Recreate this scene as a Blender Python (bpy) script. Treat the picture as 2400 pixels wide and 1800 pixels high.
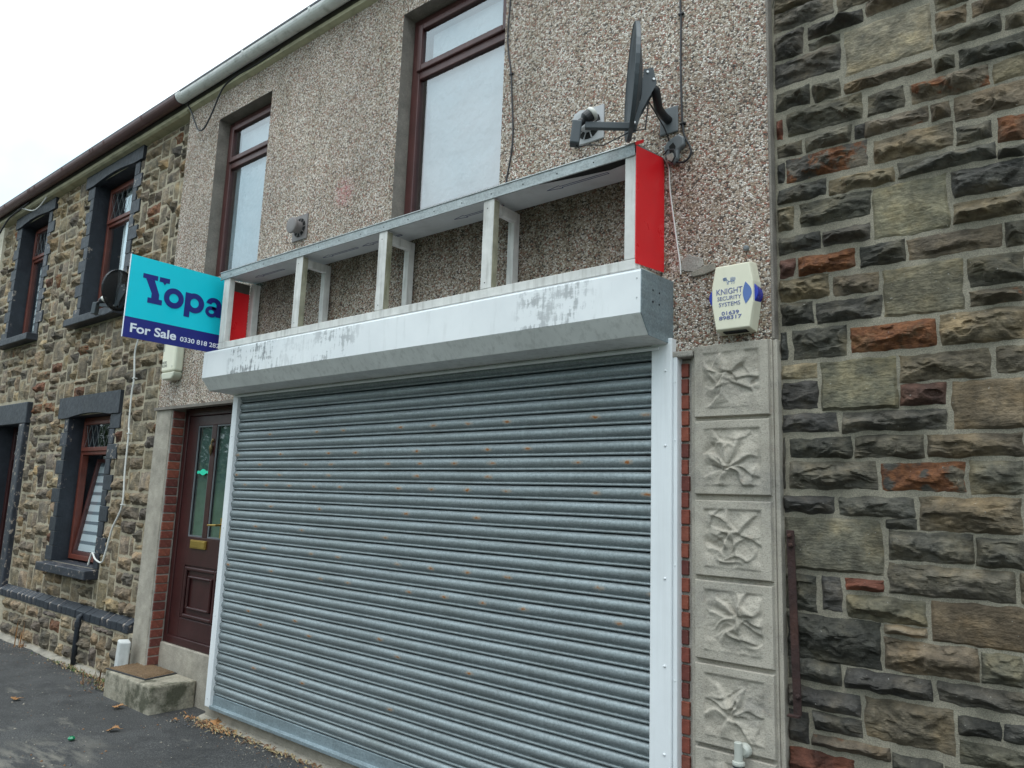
import bpy, bmesh, math, random
import numpy as np
from mathutils import Vector, Matrix, noise as mnoise

for o in list(bpy.data.objects):
    bpy.data.objects.remove(o)
S = bpy.context.scene
COL = S.collection
R_ = math.radians

# ------------------------------------------------------------------ camera
# x runs along the street (shop front), y into the wall, z up; shop wall face is y = 0
yaw, pitch, roll = 0.69068997, 0.15697907, 0.03558327
cam_d = bpy.data.cameras.new('camera')
cam_d.sensor_width = 36.0
cam_d.lens = 1743.29 / 2400 * 36.0
cam_d.clip_start = 0.05
cam_d.clip_end = 600
cam = bpy.data.objects.new('camera', cam_d)
COL.objects.link(cam)
fw = Vector((-math.sin(yaw) * math.cos(pitch), math.cos(yaw) * math.cos(pitch), math.sin(pitch)))
rt0 = Vector((math.cos(yaw), math.sin(yaw), 0))
up0 = rt0.cross(fw)
rt = rt0 * math.cos(roll) + up0 * math.sin(roll)
up = -rt0 * math.sin(roll) + up0 * math.cos(roll)
mw = Matrix((rt, up, -fw)).transposed().to_4x4()
mw.translation = Vector((0, -3.142, 1.675))
cam.matrix_world = mw
S.camera = cam

# ------------------------------------------------------------------ sky, sun, exposure
SUN_EL, SUN_AZ = R_(72), R_(165)          # azimuth measured clockwise from +y
W = bpy.data.worlds.new('World')
S.world = W
W.use_nodes = True
wn = W.node_tree
wn.nodes.clear()
wo = wn.nodes.new('ShaderNodeOutputWorld')
bg = wn.nodes.new('ShaderNodeBackground')
sk = wn.nodes.new('ShaderNodeTexSky')
sk.sky_type = 'NISHITA'
sk.sun_disc = False
sk.sun_elevation = SUN_EL
sk.sun_rotation = SUN_AZ
sk.dust_density = 3.0
sk.air_density = 1.0
tc = wn.nodes.new('ShaderNodeTexCoord')
cl = wn.nodes.new('ShaderNodeTexNoise')
cl.inputs['Scale'].default_value = 2.2
cl.inputs['Detail'].default_value = 6
cl.inputs['Roughness'].default_value = 0.5
wn.links.new(tc.outputs['Generated'], cl.inputs['Vector'])
cr = wn.nodes.new('ShaderNodeValToRGB')     # overcast cloud sheet: thin bluish gaps to dense white
cr.color_ramp.elements[0].position = 0.38
cr.color_ramp.elements[0].color = (5.0, 7.3, 8.3, 1)
cr.color_ramp.elements[1].position = 0.70
cr.color_ramp.elements[1].color = (10.6, 10.8, 10.8, 1)
wn.links.new(cl.outputs['Fac'], cr.inputs['Fac'])
mx = wn.nodes.new('ShaderNodeMixRGB')
mx.inputs['Fac'].default_value = 0.88
wn.links.new(sk.outputs['Color'], mx.inputs['Color1'])
wn.links.new(cr.outputs['Color'], mx.inputs['Color2'])
sepz = wn.nodes.new('ShaderNodeSeparateXYZ')      # overcast luminance: horizon dimmer than zenith (CIE overcast sky)
wn.links.new(tc.outputs['Generated'], sepz.inputs[0])
mrz = wn.nodes.new('ShaderNodeMapRange')
mrz.inputs['To Min'].default_value = 0.68
mrz.inputs['To Max'].default_value = 1.55
wn.links.new(sepz.outputs[2], mrz.inputs['Value'])
mz = wn.nodes.new('ShaderNodeMixRGB'); mz.blend_type = 'MULTIPLY'; mz.inputs['Fac'].default_value = 1.0
wn.links.new(mx.outputs['Color'], mz.inputs['Color1'])
wn.links.new(mrz.outputs['Result'], mz.inputs['Color2'])
wn.links.new(mz.outputs['Color'], bg.inputs['Color'])
bg.inputs['Strength'].default_value = 0.10
wn.links.new(bg.outputs['Background'], wo.inputs['Surface'])

sun_d = bpy.data.lights.new('sun', 'SUN')
sun_d.energy = 0.9
sun_d.angle = R_(50)
sun_d.color = (1.0, 0.985, 0.96)
sun = bpy.data.objects.new('sun', sun_d)
COL.objects.link(sun)
sdir = Vector((math.sin(SUN_AZ) * math.cos(SUN_EL), math.cos(SUN_AZ) * math.cos(SUN_EL), math.sin(SUN_EL)))
sun.rotation_euler = sdir.to_track_quat('Z', 'Y').to_euler()
sun.location = (0, -8, 12)
S.view_settings.view_transform = 'Standard'
S.view_settings.look = 'None'
S.view_settings.gamma = 1
S.view_settings.exposure = 0.82
S.view_settings.use_curve_mapping = False

# ------------------------------------------------------------------ mesh helpers
class MB:
    def __init__(s):
        s.v = []; s.f = []; s.m = []; s.mi = 0; s.c = []; s.cc = (1, 1, 1, 0)
    def add(s, vs, fs):
        b = len(s.v)
        s.v += [tuple(p) for p in vs]
        s.c += [s.cc] * len(vs)
        for f in fs:
            s.f.append(tuple(b + i for i in f)); s.m.append(s.mi)
        return s
    def box(s, x0, x1, y0, y1, z0, z1):
        vs = [(x0,y0,z0),(x1,y0,z0),(x1,y1,z0),(x0,y1,z0),(x0,y0,z1),(x1,y0,z1),(x1,y1,z1),(x0,y1,z1)]
        return s.add(vs, [(0,3,2,1),(4,5,6,7),(0,1,5,4),(1,2,6,5),(2,3,7,6),(3,0,4,7)])
    def obox(s, M, sx, sy, sz):
        vs = [M @ Vector((a*sx/2, b*sy/2, c*sz/2)) for c in (-1,1) for a, b in ((-1,-1),(1,-1),(1,1),(-1,1))]
        return s.add(vs, [(0,3,2,1),(4,5,6,7),(0,1,5,4),(1,2,6,5),(2,3,7,6),(3,0,4,7)])
    def prism(s, prof, a0, a1, ax='x'):
        # closed outline extruded along an axis; prof gives the other two coordinates in order
        n = len(prof)
        def mk(p, a):
            if ax == 'x': return (a, p[0], p[1])
            if ax == 'y': return (p[0], a, p[1])
            return (p[0], p[1], a)
        vs = [mk(p, a0) for p in prof] + [mk(p, a1) for p in prof]
        fs = [(i, (i+1) % n, n+(i+1) % n, n+i) for i in range(n)]
        fs += [tuple(range(n))[::-1], tuple(range(n, 2*n))]
        return s.add(vs, fs)
    def tube(s, pts, r, n=8, cap=True):
        pts = [Vector(p) for p in pts]
        rs = r if isinstance(r, (list, tuple)) else [r]*len(pts)
        vs = []; fs = []
        d0 = (pts[1]-pts[0]).normalized()
        u = d0.orthogonal().normalized()
        for i, p in enumerate(pts):
            d = (pts[min(i+1, len(pts)-1)] - pts[max(i-1, 0)]).normalized()
            u = (u - d*u.dot(d)).normalized()
            w = d.cross(u)
            for k in range(n):
                a = 2*math.pi*k/n
                vs.append(p + (u*math.cos(a) + w*math.sin(a))*rs[i])
        for i in range(len(pts)-1):
            for k in range(n):
                fs.append((i*n+k, i*n+(k+1) % n, (i+1)*n+(k+1) % n, (i+1)*n+k))
        if cap:
            fs.append(tuple(range(n))[::-1]); fs.append(tuple((len(pts)-1)*n+k for k in range(n)))
        return s.add(vs, fs)
    def lathe(s, M, prof, n=20):
        vs = []; fs = []
        for r, h in prof:
            for k in range(n):
                a = 2*math.pi*k/n
                vs.append(M @ Vector((r*math.cos(a), r*math.sin(a), h)))
        for i in range(len(prof)-1):
            for k in range(n):
                fs.append((i*n+k, i*n+(k+1) % n, (i+1)*n+(k+1) % n, (i+1)*n+k))
        fs.append(tuple(range(n))[::-1]); fs.append(tuple((len(prof)-1)*n+k for k in range(n)))
        return s.add(vs, fs)
    def mesh(s, name, mats, smooth=False, col=False):
        me = bpy.data.meshes.new(name)
        me.from_pydata(s.v, [], s.f)
        for m in (mats if isinstance(mats, (list, tuple)) else [mats]):
            me.materials.append(m)
        if max(s.m, default=0) > 0:
            me.polygons.foreach_set('material_index', s.m)
        if col:
            at = me.attributes.new('Col', 'FLOAT_COLOR', 'POINT')
            at.data.foreach_set('color', [q for c in s.c for q in c])
        if smooth:
            me.polygons.foreach_set('use_smooth', [True]*len(me.polygons))
        bm = bmesh.new(); bm.from_mesh(me)
        bmesh.ops.recalc_face_normals(bm, faces=bm.faces)
        bm.to_mesh(me); bm.free()
        me.update()
        return me

def link(name, me, parent=None):
    o = bpy.data.objects.new(name, me)
    COL.objects.link(o)
    if parent is not None:
        o.parent = parent
        if parent.get('is_root'):
            o.location = -Vector(parent.location)      # meshes are written in world metres
    return o

def obj(name, mb, mats, parent=None, smooth=False, bevel=0.0, col=False, seg=2):
    o = link(name, mb.mesh(name, mats, smooth, col), parent)
    if bevel:
        b = o.modifiers.new('bevel', 'BEVEL'); b.width = bevel; b.segments = seg
        b.limit_method = 'ANGLE'; b.angle_limit = R_(35)
    return o

def thing(name, label, cat, loc, group=None):
    o = bpy.data.objects.new(name, None)
    COL.objects.link(o)
    o.empty_display_size = 0.1
    o.location = loc
    o['is_root'] = 1
    o['label'] = label; o['category'] = cat
    if group: o['group'] = group
    return o

def tag(o, label, cat, group=None):
    o['label'] = label; o['category'] = cat
    if group: o['group'] = group
    return o

def rebase(o, loc):
    # move a single-mesh thing's origin to its base
    me = o.data
    me.transform(Matrix.Translation(-Vector(loc)))
    o.location = loc
    return o

def struct(o):
    o['kind'] = 'structure'; return o

def fbm(p, oct=3):
    v = 0; a = 1; t = 0
    for i in range(oct):
        v += a*mnoise.noise(p); t += a
        p = p*2.03 + Vector((7.1, 3.3, 1.7)); a *= .5
    return v/t

# ------------------------------------------------------------------ materials
def newmat(name):
    m = bpy.data.materials.new(name)
    m.use_nodes = True
    nt = m.node_tree
    return m, nt, nt.nodes['Principled BSDF']

def N(nt, t, **kw):
    n = nt.nodes.new(t)
    for k, v in kw.items():
        if k in n.inputs: n.inputs[k].default_value = v
        else: setattr(n, k, v)
    return n

def ramp(nt, src, stops):
    r = nt.nodes.new('ShaderNodeValToRGB')
    el = r.color_ramp.elements
    while len(el) < len(stops): el.new(0.5)
    for e, (p, c) in zip(el, stops):
        e.position = p
        e.color = (c[0], c[1], c[2], 1) if isinstance(c, (tuple, list)) else (c, c, c, 1)
    nt.links.new(src, r.inputs['Fac'])
    return r.outputs['Color']

def mixc(nt, fac, a, b, mode='MIX'):
    m = nt.nodes.new('ShaderNodeMixRGB'); m.blend_type = mode
    for s_, k in ((fac, 'Fac'), (a, 'Color1'), (b, 'Color2')):
        if isinstance(s_, (int, float)):
            m.inputs[k].default_value = s_ if k == 'Fac' else (s_, s_, s_, 1)
        elif isinstance(s_, tuple): m.inputs[k].default_value = (s_[0], s_[1], s_[2], 1)
        else: nt.links.new(s_, m.inputs[k])
    return m.outputs['Color']

def coords(nt, scale=(1, 1, 1), rot=(0, 0, 0)):
    t = nt.nodes.new('ShaderNodeTexCoord')
    mp = nt.nodes.new('ShaderNodeMapping')
    mp.inputs['Scale'].default_value = scale
    mp.inputs['Rotation'].default_value = rot
    nt.links.new(t.outputs['Object'], mp.inputs['Vector'])
    return mp.outputs['Vector']

def noise(nt, vec, scale, detail=4, rough=.55, out='Fac'):
    n = N(nt, 'ShaderNodeTexNoise', Scale=scale, Detail=detail, Roughness=rough)
    nt.links.new(vec, n.inputs['Vector'])
    return n.outputs[out]

def bump(nt, bs, h, strength=.5, dist=.01):
    b = N(nt, 'ShaderNodeBump', Strength=strength, Distance=dist)
    nt.links.new(h, b.inputs['Height'])
    nt.links.new(b.outputs['Normal'], bs.inputs['Normal'])
    return b

def wmat(name, c, rough=.6, metal=0, var=.15, sc=6, bmp=.15, bsc=60, bd=.004, dirt=0, dirtc=(.05, .045, .035), streak=(14, 14, 1.2), spec=.5):
    m, nt, bs = newmat(name)
    v = coords(nt)
    n1 = noise(nt, v, sc, 6, .6)
    lo = tuple(q*(1-var) for q in c); hi = tuple(min(1, q*(1+var)) for q in c)
    col = ramp(nt, n1, [(.3, lo), (.7, hi)])
    if dirt:
        vs = coords(nt, streak)
        n2 = noise(nt, vs, 1.0, 5, .65)
        f = ramp(nt, n2, [(.5, 0), (.75, dirt)])
        col = mixc(nt, f, col, dirtc)
    nt.links.new(col, bs.inputs['Base Color'])
    rr = ramp(nt, noise(nt, v, sc*2.7, 4), [(.3, rough*.85), (.7, min(1, rough*1.15))])
    nt.links.new(rr, bs.inputs['Roughness'])
    bs.inputs['Metallic'].default_value = metal
    bs.inputs['Specular IOR Level'].default_value = spec
    if bmp: bump(nt, bs, noise(nt, v, bsc, 3), bmp, bd)
    return m

M = {}
# pebbledash: spar chippings, each cell its own colour
def pebble():
    m, nt, bs = newmat('pebbledash')
    v = coords(nt, (1, 1, 1.15))
    wv = N(nt, 'ShaderNodeVectorMath', operation='ADD')
    nz = noise(nt, v, 60, 2, .5, 'Color')
    sc = N(nt, 'ShaderNodeVectorMath', operation='SCALE'); sc.inputs['Scale'].default_value = .006
    nt.links.new(nz, sc.inputs[0]); nt.links.new(v, wv.inputs[0]); nt.links.new(sc.outputs[0], wv.inputs[1])
    vo = N(nt, 'ShaderNodeTexVoronoi', Scale=108.0); nt.links.new(wv.outputs[0], vo.inputs['Vector'])
    ve = N(nt, 'ShaderNodeTexVoronoi', Scale=108.0, feature='DISTANCE_TO_EDGE'); nt.links.new(wv.outputs[0], ve.inputs['Vector'])
    sep = nt.nodes.new('ShaderNodeSeparateColor'); nt.links.new(vo.outputs['Color'], sep.inputs['Color'])
    stone = ramp(nt, sep.outputs[0], [(0, (.06, .052, .048)), (.12, (.15, .12, .10)), (.19, (.34, .25, .18)), (.38, (.50, .40, .31)), (.56, (.62, .54, .46)), (.70, (.82, .77, .71)), (.87, (.95, .93, .90)), (.91, (.44, .19, .13)), (1, (.25, .12, .09))])
    big = ramp(nt, noise(nt, v, .9, 4, .6), [(.3, .80), (.7, 1.18)])
    stone = mixc(nt, 1.0, stone, big, 'MULTIPLY')
    stone = mixc(nt, 1.0, stone, (1.01, .965, .925), 'MULTIPLY')
    edge = ramp(nt, ve.outputs['Distance'], [(0, 0.0), (.09, 1)])
    col = mixc(nt, edge, (.17, .14, .115), stone)
    # faint green-grey dirt patches
    dv = coords(nt, (5, 5, 1.1))
    df = ramp(nt, noise(nt, dv, 1.0, 5, .6), [(.48, 0), (.74, .6)])
    col = mixc(nt, df, col, mixc(nt, 1.0, col, (.55, .56, .46), 'MULTIPLY'))
    # grime and algae plus painted soffit shade on the wall behind the sign frame
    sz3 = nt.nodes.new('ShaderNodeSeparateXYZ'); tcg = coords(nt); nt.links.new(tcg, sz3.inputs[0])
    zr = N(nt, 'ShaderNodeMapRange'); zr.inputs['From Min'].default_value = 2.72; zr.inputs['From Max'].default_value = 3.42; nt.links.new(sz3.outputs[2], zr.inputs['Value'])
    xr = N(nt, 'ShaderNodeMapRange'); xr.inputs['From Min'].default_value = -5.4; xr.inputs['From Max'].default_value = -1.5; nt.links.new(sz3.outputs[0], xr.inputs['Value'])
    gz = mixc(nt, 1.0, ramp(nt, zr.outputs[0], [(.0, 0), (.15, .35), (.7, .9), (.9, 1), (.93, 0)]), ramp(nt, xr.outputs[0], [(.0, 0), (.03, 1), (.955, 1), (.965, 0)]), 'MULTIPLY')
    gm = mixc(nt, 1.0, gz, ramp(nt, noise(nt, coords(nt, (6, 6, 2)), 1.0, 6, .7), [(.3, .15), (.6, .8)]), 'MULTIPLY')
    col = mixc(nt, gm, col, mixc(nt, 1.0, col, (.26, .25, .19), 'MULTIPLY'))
    # smear of pink paint between the windows
    vd = N(nt, 'ShaderNodeVectorMath', operation='DISTANCE'); tco = coords(nt)
    nt.links.new(tco, vd.inputs[0]); vd.inputs[1].default_value = (-4.246, 0, 3.85)
    pm_ = mixc(nt, 1.0, ramp(nt, vd.outputs['Value'], [(.02, 1), (.14, 0)]), ramp(nt, noise(nt, tco, 38, 4, .7), [(.42, 0), (.6, .7)]), 'MULTIPLY')
    col = mixc(nt, pm_, col, (.62, .13, .16))
    nt.links.new(col, bs.inputs['Base Color'])
    bs.inputs['Roughness'].default_value = .75
    h = ramp(nt, ve.outputs['Distance'], [(0, 0), (.35, 1)])
    h2 = mixc(nt, 1.0, h, sep.outputs[1], 'MULTIPLY')
    h3 = mixc(nt, .5, h, h2)
    bump(nt, bs, h3, .8, .011)
    return m
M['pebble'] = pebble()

def stonemat(name, warm):
    m, nt, bs = newmat(name)
    a = N(nt, 'ShaderNodeAttribute', attribute_name='Col')
    v = coords(nt)
    n1 = noise(nt, v, 14, 8, .68)
    base = mixc(nt, 1.0, a.outputs['Color'], ramp(nt, n1, [(.25, .38), (.5, .95), (.78, 1.9)]), 'MULTIPLY')
    n2 = noise(nt, coords(nt, (13, 13, 24)), 1.0, 6, .65)       # bedding streaks
    base = mixc(nt, .4, base, mixc(nt, 1.0, base, ramp(nt, n2, [(.3, (.55, .57, .6)), (.7, (1.35, 1.26, 1.12))]), 'MULTIPLY'))
    lf = noise(nt, v, 5.5, 5, .62)
    base = mixc(nt, .85, base, mixc(nt, 1.0, base, ramp(nt, lf, [(.32, (.52, .54, .57)), (.5, (1, .99, .96)), (.68, (1.5, 1.34, 1.08))]), 'MULTIPLY'))
    n3 = noise(nt, v, 9, 5, .6)
    th = N(nt, 'ShaderNodeMath', operation='ADD'); nt.links.new(n3, th.inputs[0]); nt.links.new(a.outputs['Alpha'], th.inputs[1])
    rf = ramp(nt, th.outputs[0], [(.84, 0), (.90, 1)])
    rust = ramp(nt, noise(nt, v, 40, 5), [(.3, (.085, .036, .02)), (.7, (.215, .088, .038))])
    base = mixc(nt, rf, base, rust)
    sp = ramp(nt, noise(nt, v, 95, 2, .5), [(.735, 0), (.755, .75)])
    base = mixc(nt, sp, base, (.34, .33, .30))
    nt.links.new(base, bs.inputs['Base Color'])
    bs.inputs['Roughness'].default_value = .82
    bs.inputs['Specular IOR Level'].default_value = .3
    h = mixc(nt, .5, noise(nt, v, 55, 6, .65), noise(nt, coords(nt, (20, 20, 70)), 1.0, 5, .6))
    bump(nt, bs, h, 1.0, .016)
    return m
M['stone'] = stonemat('sandstone', 0)

def mortar(name, c):
    m, nt, bs = newmat(name)
    v = coords(nt)
    col = ramp(nt, noise(nt, v, 7, 6, .65), [(.25, tuple(q*.58 for q in c)), (.72, tuple(q*1.14 for q in c))])
    grit = ramp(nt, noise(nt, v, 260, 2, .5), [(.35, .75), (.65, 1.2)])
    col = mixc(nt, 1.0, col, grit, 'MULTIPLY')
    nt.links.new(col, bs.inputs['Base Color'])
    bs.inputs['Roughness'].default_value = .92
    bump(nt, bs, mixc(nt, .4, noise(nt, v, 30, 5, .6), noise(nt, v, 220, 2)), .8, .008)
    return m
M['mortar_grey'] = mortar('mortar_grey', (.285, .257, .20))
M['mortar_buff'] = mortar('mortar_buff', (.43, .37, .27))
M['mortar_brick'] = mortar('mortar_brick', (.40, .37, .33))
M['render'] = mortar('smooth_render', (.255, .225, .195))
M['roughcast'] = mortar('roughcast', (.40, .36, .30))
M['concrete'] = mortar('concrete', (.33, .30, .25))

def brickm():
    m, nt, bs = newmat('red_brick')
    a = N(nt, 'ShaderNodeObjectInfo')
    v = coords(nt)
    b = ramp(nt, a.outputs['Random'], [(0, (.12, .034, .028)), (.35, (.21, .056, .038)), (.7, (.27, .078, .045)), (1, (.15, .05, .04))])
    b = mixc(nt, 1.0, b, ramp(nt, noise(nt, v, 25, 6, .65), [(.25, .6), (.75, 1.35)]), 'MULTIPLY')
    w = ramp(nt, noise(nt, v, 70, 3), [(.68, 0), (.74, .7)])
    b = mixc(nt, w, b, (.5, .46, .42))
    nt.links.new(b, bs.inputs['Base Color']); bs.inputs['Roughness'].default_value = .85
    bump(nt, bs, noise(nt, v, 120, 4), .6, .005)
    return m
M['brick'] = brickm()

def castm():
    m, nt, bs = newmat('cast_stone')
    v = coords(nt)
    c = ramp(nt, noise(nt, v, 6, 6, .65), [(.25, (.30, .27, .225)), (.55, (.41, .372, .315)), (.8, (.46, .415, .35))])
    d = ramp(nt, noise(nt, v, 4.2, 6, .72), [(.48, 0), (.66, .75)])
    c = mixc(nt, d, c, (.20, .188, .17))
    p = ramp(nt, noise(nt, v, 190, 2), [(.3, .68), (.45, 1), (.75, 1.08)])
    c = mixc(nt, 1.0, c, p, 'MULTIPLY')
    rz = ramp(nt, noise(nt, v, 17, 4), [(.66, 0), (.75, .22)])
    c = mixc(nt, rz, c, (.42, .29, .22))
    nt.links.new(c, bs.inputs['Base Color']); bs.inputs['Roughness'].default_value = .9
    bump(nt, bs, noise(nt, v, 170, 3), .6, .005)
    return m
M['cast'] = castm()

def galv(name, c, rough, metal, rust=False):
    m, nt, bs = newmat(name)
    v = coords(nt)
    sp = N(nt, 'ShaderNodeTexVoronoi', Scale=130.0); nt.links.new(v, sp.inputs['Vector'])
    s2 = nt.nodes.new('ShaderNodeSeparateColor'); nt.links.new(sp.outputs['Color'], s2.inputs['Color'])
    col = ramp(nt, s2.outputs[0], [(0, tuple(q*.82 for q in c)), (1, tuple(min(1, q*1.15) for q in c))])
    st = ramp(nt, noise(nt, coords(nt, (2.2, 2.2, 30)), 1.0, 6, .65), [(.3, .78), (.7, 1.14)])
    col = mixc(nt, 1.0, col, st, 'MULTIPLY')
    sm = ramp(nt, noise(nt, coords(nt, (26, 26, 3)), 1.0, 5, .7), [(.54, 0), (.8, .5)])
    col = mixc(nt, sm, col, tuple(min(1, q*1.45) for q in c))
    gr = ramp(nt, noise(nt, coords(nt, (1.6, 1.6, 7)), 1.0, 6, .7), [(.5, 0), (.75, .45)])
    col = mixc(nt, gr, col, (c[0]*.55, c[1]*.52, c[2]*.46))
    if rust:
        uv = nt.nodes.new('ShaderNodeUVMap'); uv.uv_map = 'UVMap'
        sx = nt.nodes.new('ShaderNodeSeparateXYZ'); nt.links.new(uv.outputs['UV'], sx.inputs[0])
        nn = noise(nt, v, 50, 4, .6)
        def mth(op, a, b=None, c_=None):
            q = nt.nodes.new('ShaderNodeMath'); q.operation = op
            for i, z in enumerate((a, b, c_)):
                if z is None: continue
                if isinstance(z, (int, float)): q.inputs[i].default_value = z
                else: nt.links.new(z, q.inputs[i])
            return q.outputs[0]
        # u counts rust places along the lath, v runs across it
        fu = mth('ABSOLUTE', mth('SUBTRACT', mth('FRACT', sx.outputs[0]), .5))
        du = mth('DIVIDE', fu, .15)
        dv = mth('DIVIDE', mth('ABSOLUTE', mth('SUBTRACT', sx.outputs[1], .42)), .21)
        dd = mth('SQRT', mth('ADD', mth('MULTIPLY', du, du), mth('MULTIPLY', dv, dv)))
        dd = mth('ADD', dd, mth('MULTIPLY', mth('SUBTRACT', nn, .5), 1.6))
        ra = N(nt, 'ShaderNodeAttribute', attribute_name='Col')
        cellr = N(nt, 'ShaderNodeTexWhiteNoise', noise_dimensions='1D')
        nt.links.new(mth('FLOOR', sx.outputs[0]), cellr.inputs['W'])
        on = mth('GREATER_THAN', ra.outputs['Fac'], cellr.outputs['Value'])
        halo = mth('MULTIPLY', on, ramp(nt, dd, [(.35, 1), (.95, 0)]))
        core = mth('MULTIPLY', on, ramp(nt, dd, [(.1, 1), (.42, 0)]))
        col = mixc(nt, mth('MULTIPLY', halo, .55), col, (.42, .30, .20))
        col = mixc(nt, core, col, (.30, .11, .03))
        mt = mth('MULTIPLY', mth('SUBTRACT', 1.0, halo), metal)
        nt.links.new(mt, bs.inputs['Metallic'])
    else:
        bs.inputs['Metallic'].default_value = metal
    nt.links.new(col, bs.inputs['Base Color'])
    rr = ramp(nt, noise(nt, v, 20, 5), [(.3, rough*.8), (.7, min(1, rough*1.25))])
    nt.links.new(rr, bs.inputs['Roughness'])
    bump(nt, bs, noise(nt, v, 210, 3), .25, .002)
    return m
M['lath'] = galv('galvanised_lath', (.26, .296, .308), .45, .42, True)
M['galv'] = galv('galvanised_sheet', (.36, .385, .385), .45, .7)
M['galv_end'] = galv('dull_zinc', (.27, .33, .36), .5, .45)

def whitehood():
    m, nt, bs = newmat('scuffed_white_paint')
    v = coords(nt)
    c = ramp(nt, noise(nt, v, 3, 5), [(.3, (.70, .715, .73)), (.7, (.80, .81, .82))])
    x = nt.nodes.new('ShaderNodeSeparateXYZ'); nt.links.new(v, x.inputs[0])
    rx = N(nt, 'ShaderNodeMapRange'); rx.inputs['From Min'].default_value = -5.45; rx.inputs['From Max'].default_value = -1.6
    nt.links.new(x.outputs[0], rx.inputs['Value'])
    reg = ramp(nt, rx.outputs[0], [(.0, .0), (.09, .0), (.115, 1), (.24, .95), (.27, .25), (.36, .2), (.40, .75), (.46, .6), (.5, 0)])
    reg2 = ramp(nt, rx.outputs[0], [(.80, .0), (.83, .8), (.87, .5), (.9, .75), (.93, .2), (.94, 0)])
    reg = mixc(nt, 1.0, reg, reg2, 'ADD')
    n1 = noise(nt, coords(nt, (4.5, 4.5, 13)), 1.0, 8, .74)
    n2 = noise(nt, coords(nt, (40, 40, 9)), 1.0, 5, .6)
    nn = mixc(nt, .45, n1, n2)
    f = mixc(nt, 1.0, ramp(nt, nn, [(.50, 0), (.56, 1)]), reg, 'MULTIPLY')
    c = mixc(nt, mixc(nt, 1.0, f, .8, 'MULTIPLY'), c, (.14, .145, .15))
    g = ramp(nt, noise(nt, coords(nt, (16, 16, 3)), 1.0, 6, .65), [(.55, 0), (.85, .35)])
    c = mixc(nt, g, c, (.36, .36, .34))
    nt.links.new(c, bs.inputs['Base Color'])
    bs.inputs['Roughness'].default_value = .42
    bump(nt, bs, noise(nt, v, 30, 3), .08, .003)
    return m
M['hood'] = whitehood()
M['whitemetal'] = wmat('white_powder_coat', (.74, .76, .78), .38, 0, .05, 4, .05, 40, .002, .25, (.45, .45, .44), (22, 22, .9))
M['hood_grime'] = wmat('grimy_white_metal', (.72, .72, .70), .5, 0, .10, 5, .06, 50, .002, .45, (.30, .30, .28), (30, 30, 4))
M['whitewood'] = wmat('flaking_white_wood', (.62, .61, .585), .75, 0, .14, 9, .35, 40, .004, .55, (.17, .15, .12), (30, 30, 2.5))
M['mossywood'] = wmat('mossy_wood', (.30, .285, .21), .85, 0, .25, 14, .5, 45, .005, .9, (.10, .10, .035), (18, 18, 4))
M['soffit'] = wmat('soffit_sheet', (.60, .62, .63), .45, 0, .06, 5, .05, 30, .002, .3, (.25, .25, .24), (8, 8, 8))
M['redsheet'] = wmat('red_sheet', (.80, .014, .022), .32, 0, .05, 3, .04, 30, .002)
M['ink'] = wmat('navy_ink', (.03, .04, .14), .6, 0, .1, 10, 0)
M['board_cyan'] = wmat('cyan_board', (.0, .66, .80), .45, 0, .03, 3, .02, 20, .002)
M['board_navy'] = wmat('navy_print', (.014, .022, .205), .45, 0, .04, 3, 0)
M['board_white'] = wmat('white_print', (.82, .85, .92), .5, 0, .03, 3, 0)
M['brownpvc'] = wmat('mahogany_frame', (.075, .026, .024), .38, 0, .2, 6, .12, 50, .003, .25, (.16, .09, .075), (50, 50, 3))
M['redpvc'] = wmat('rosewood_frame', (.135, .034, .022), .42, 0, .22, 8, .12, 50, .003, .2, (.05, .02, .015), (40, 40, 3))
M['doorred'] = wmat('rosewood_door', (.042, .012, .012), .36, 0, .25, 6, .15, 45, .003, .3, (.03, .012, .012), (60, 60, 2.5))
M['bluepaint'] = wmat('blue_black_masonry_paint', (.020, .025, .034), .55, 0, .25, 8, .5, 35, .006, .25, (.055, .06, .075), (8, 8, 8))
M['bluechip'] = None
M['bronze'] = wmat('dull_bronze', (.16, .12, .06), .4, .7, .2, 20, .1, 60, .002)
M['brass'] = wmat('brass', (.50, .34, .09), .36, .85, .12, 12, .1, 60, .002)
M['whitecord'] = wmat('white_cable', (.66, .65, .62), .55, 0, .08, 8, 0)
M['blackcord'] = wmat('black_cable', (.018, .018, .022), .5, 0, .1, 8, 0)
M['greygutter'] = wmat('white_upvc_gutter_dirty', (.72, .72, .70), .5, 0, .10, 4, .1, 30, .003, .5, (.13, .125, .10), (9, 9, 20))
M['browngutter'] = wmat('brown_upvc_gutter', (.115, .052, .052), .42, 0, .12, 5, .08, 30, .003, .3, (.16, .10, .10), (10, 10, 10))
M['creamwood'] = wmat('cream_fascia', (.43, .39, .26), .65, 0, .15, 6, .2, 40, .004, .6, (.12, .115, .075), (6, 6, 14))
M['darkfascia'] = wmat('dark_fascia', (.10, .09, .075), .8, 0, .2, 6, .2, 40, .004)
M['slate'] = wmat('slate_roof', (.06, .062, .07), .6, 0, .25, 5, .4, 20, .01)
M['dishgrey'] = wmat('dark_grey_dish', (.055, .066, .075), .5, 0, .08, 6, .1, 200, .002)
M['dishblack'] = wmat('black_plastic', (.014, .015, .018), .5, 0, .1, 6, .05, 60, .002)
M['greyplastic'] = wmat('grey_plastic', (.15, .165, .175), .5, 0, .08, 6, .05, 60, .002)
M['lnbwhite'] = wmat('white_plastic', (.70, .69, .64), .45, 0, .06, 6, 0)
M['cream'] = wmat('aged_cream_plastic', (.74, .71, .56), .4, 0, .04, 3, .03, 20, .002, .12, (.4, .36, .24), (12, 12, 4))
M['creamlow'] = wmat('cream_plastic_base', (.56, .55, .44), .4, 0, .05, 3, 0)
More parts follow.
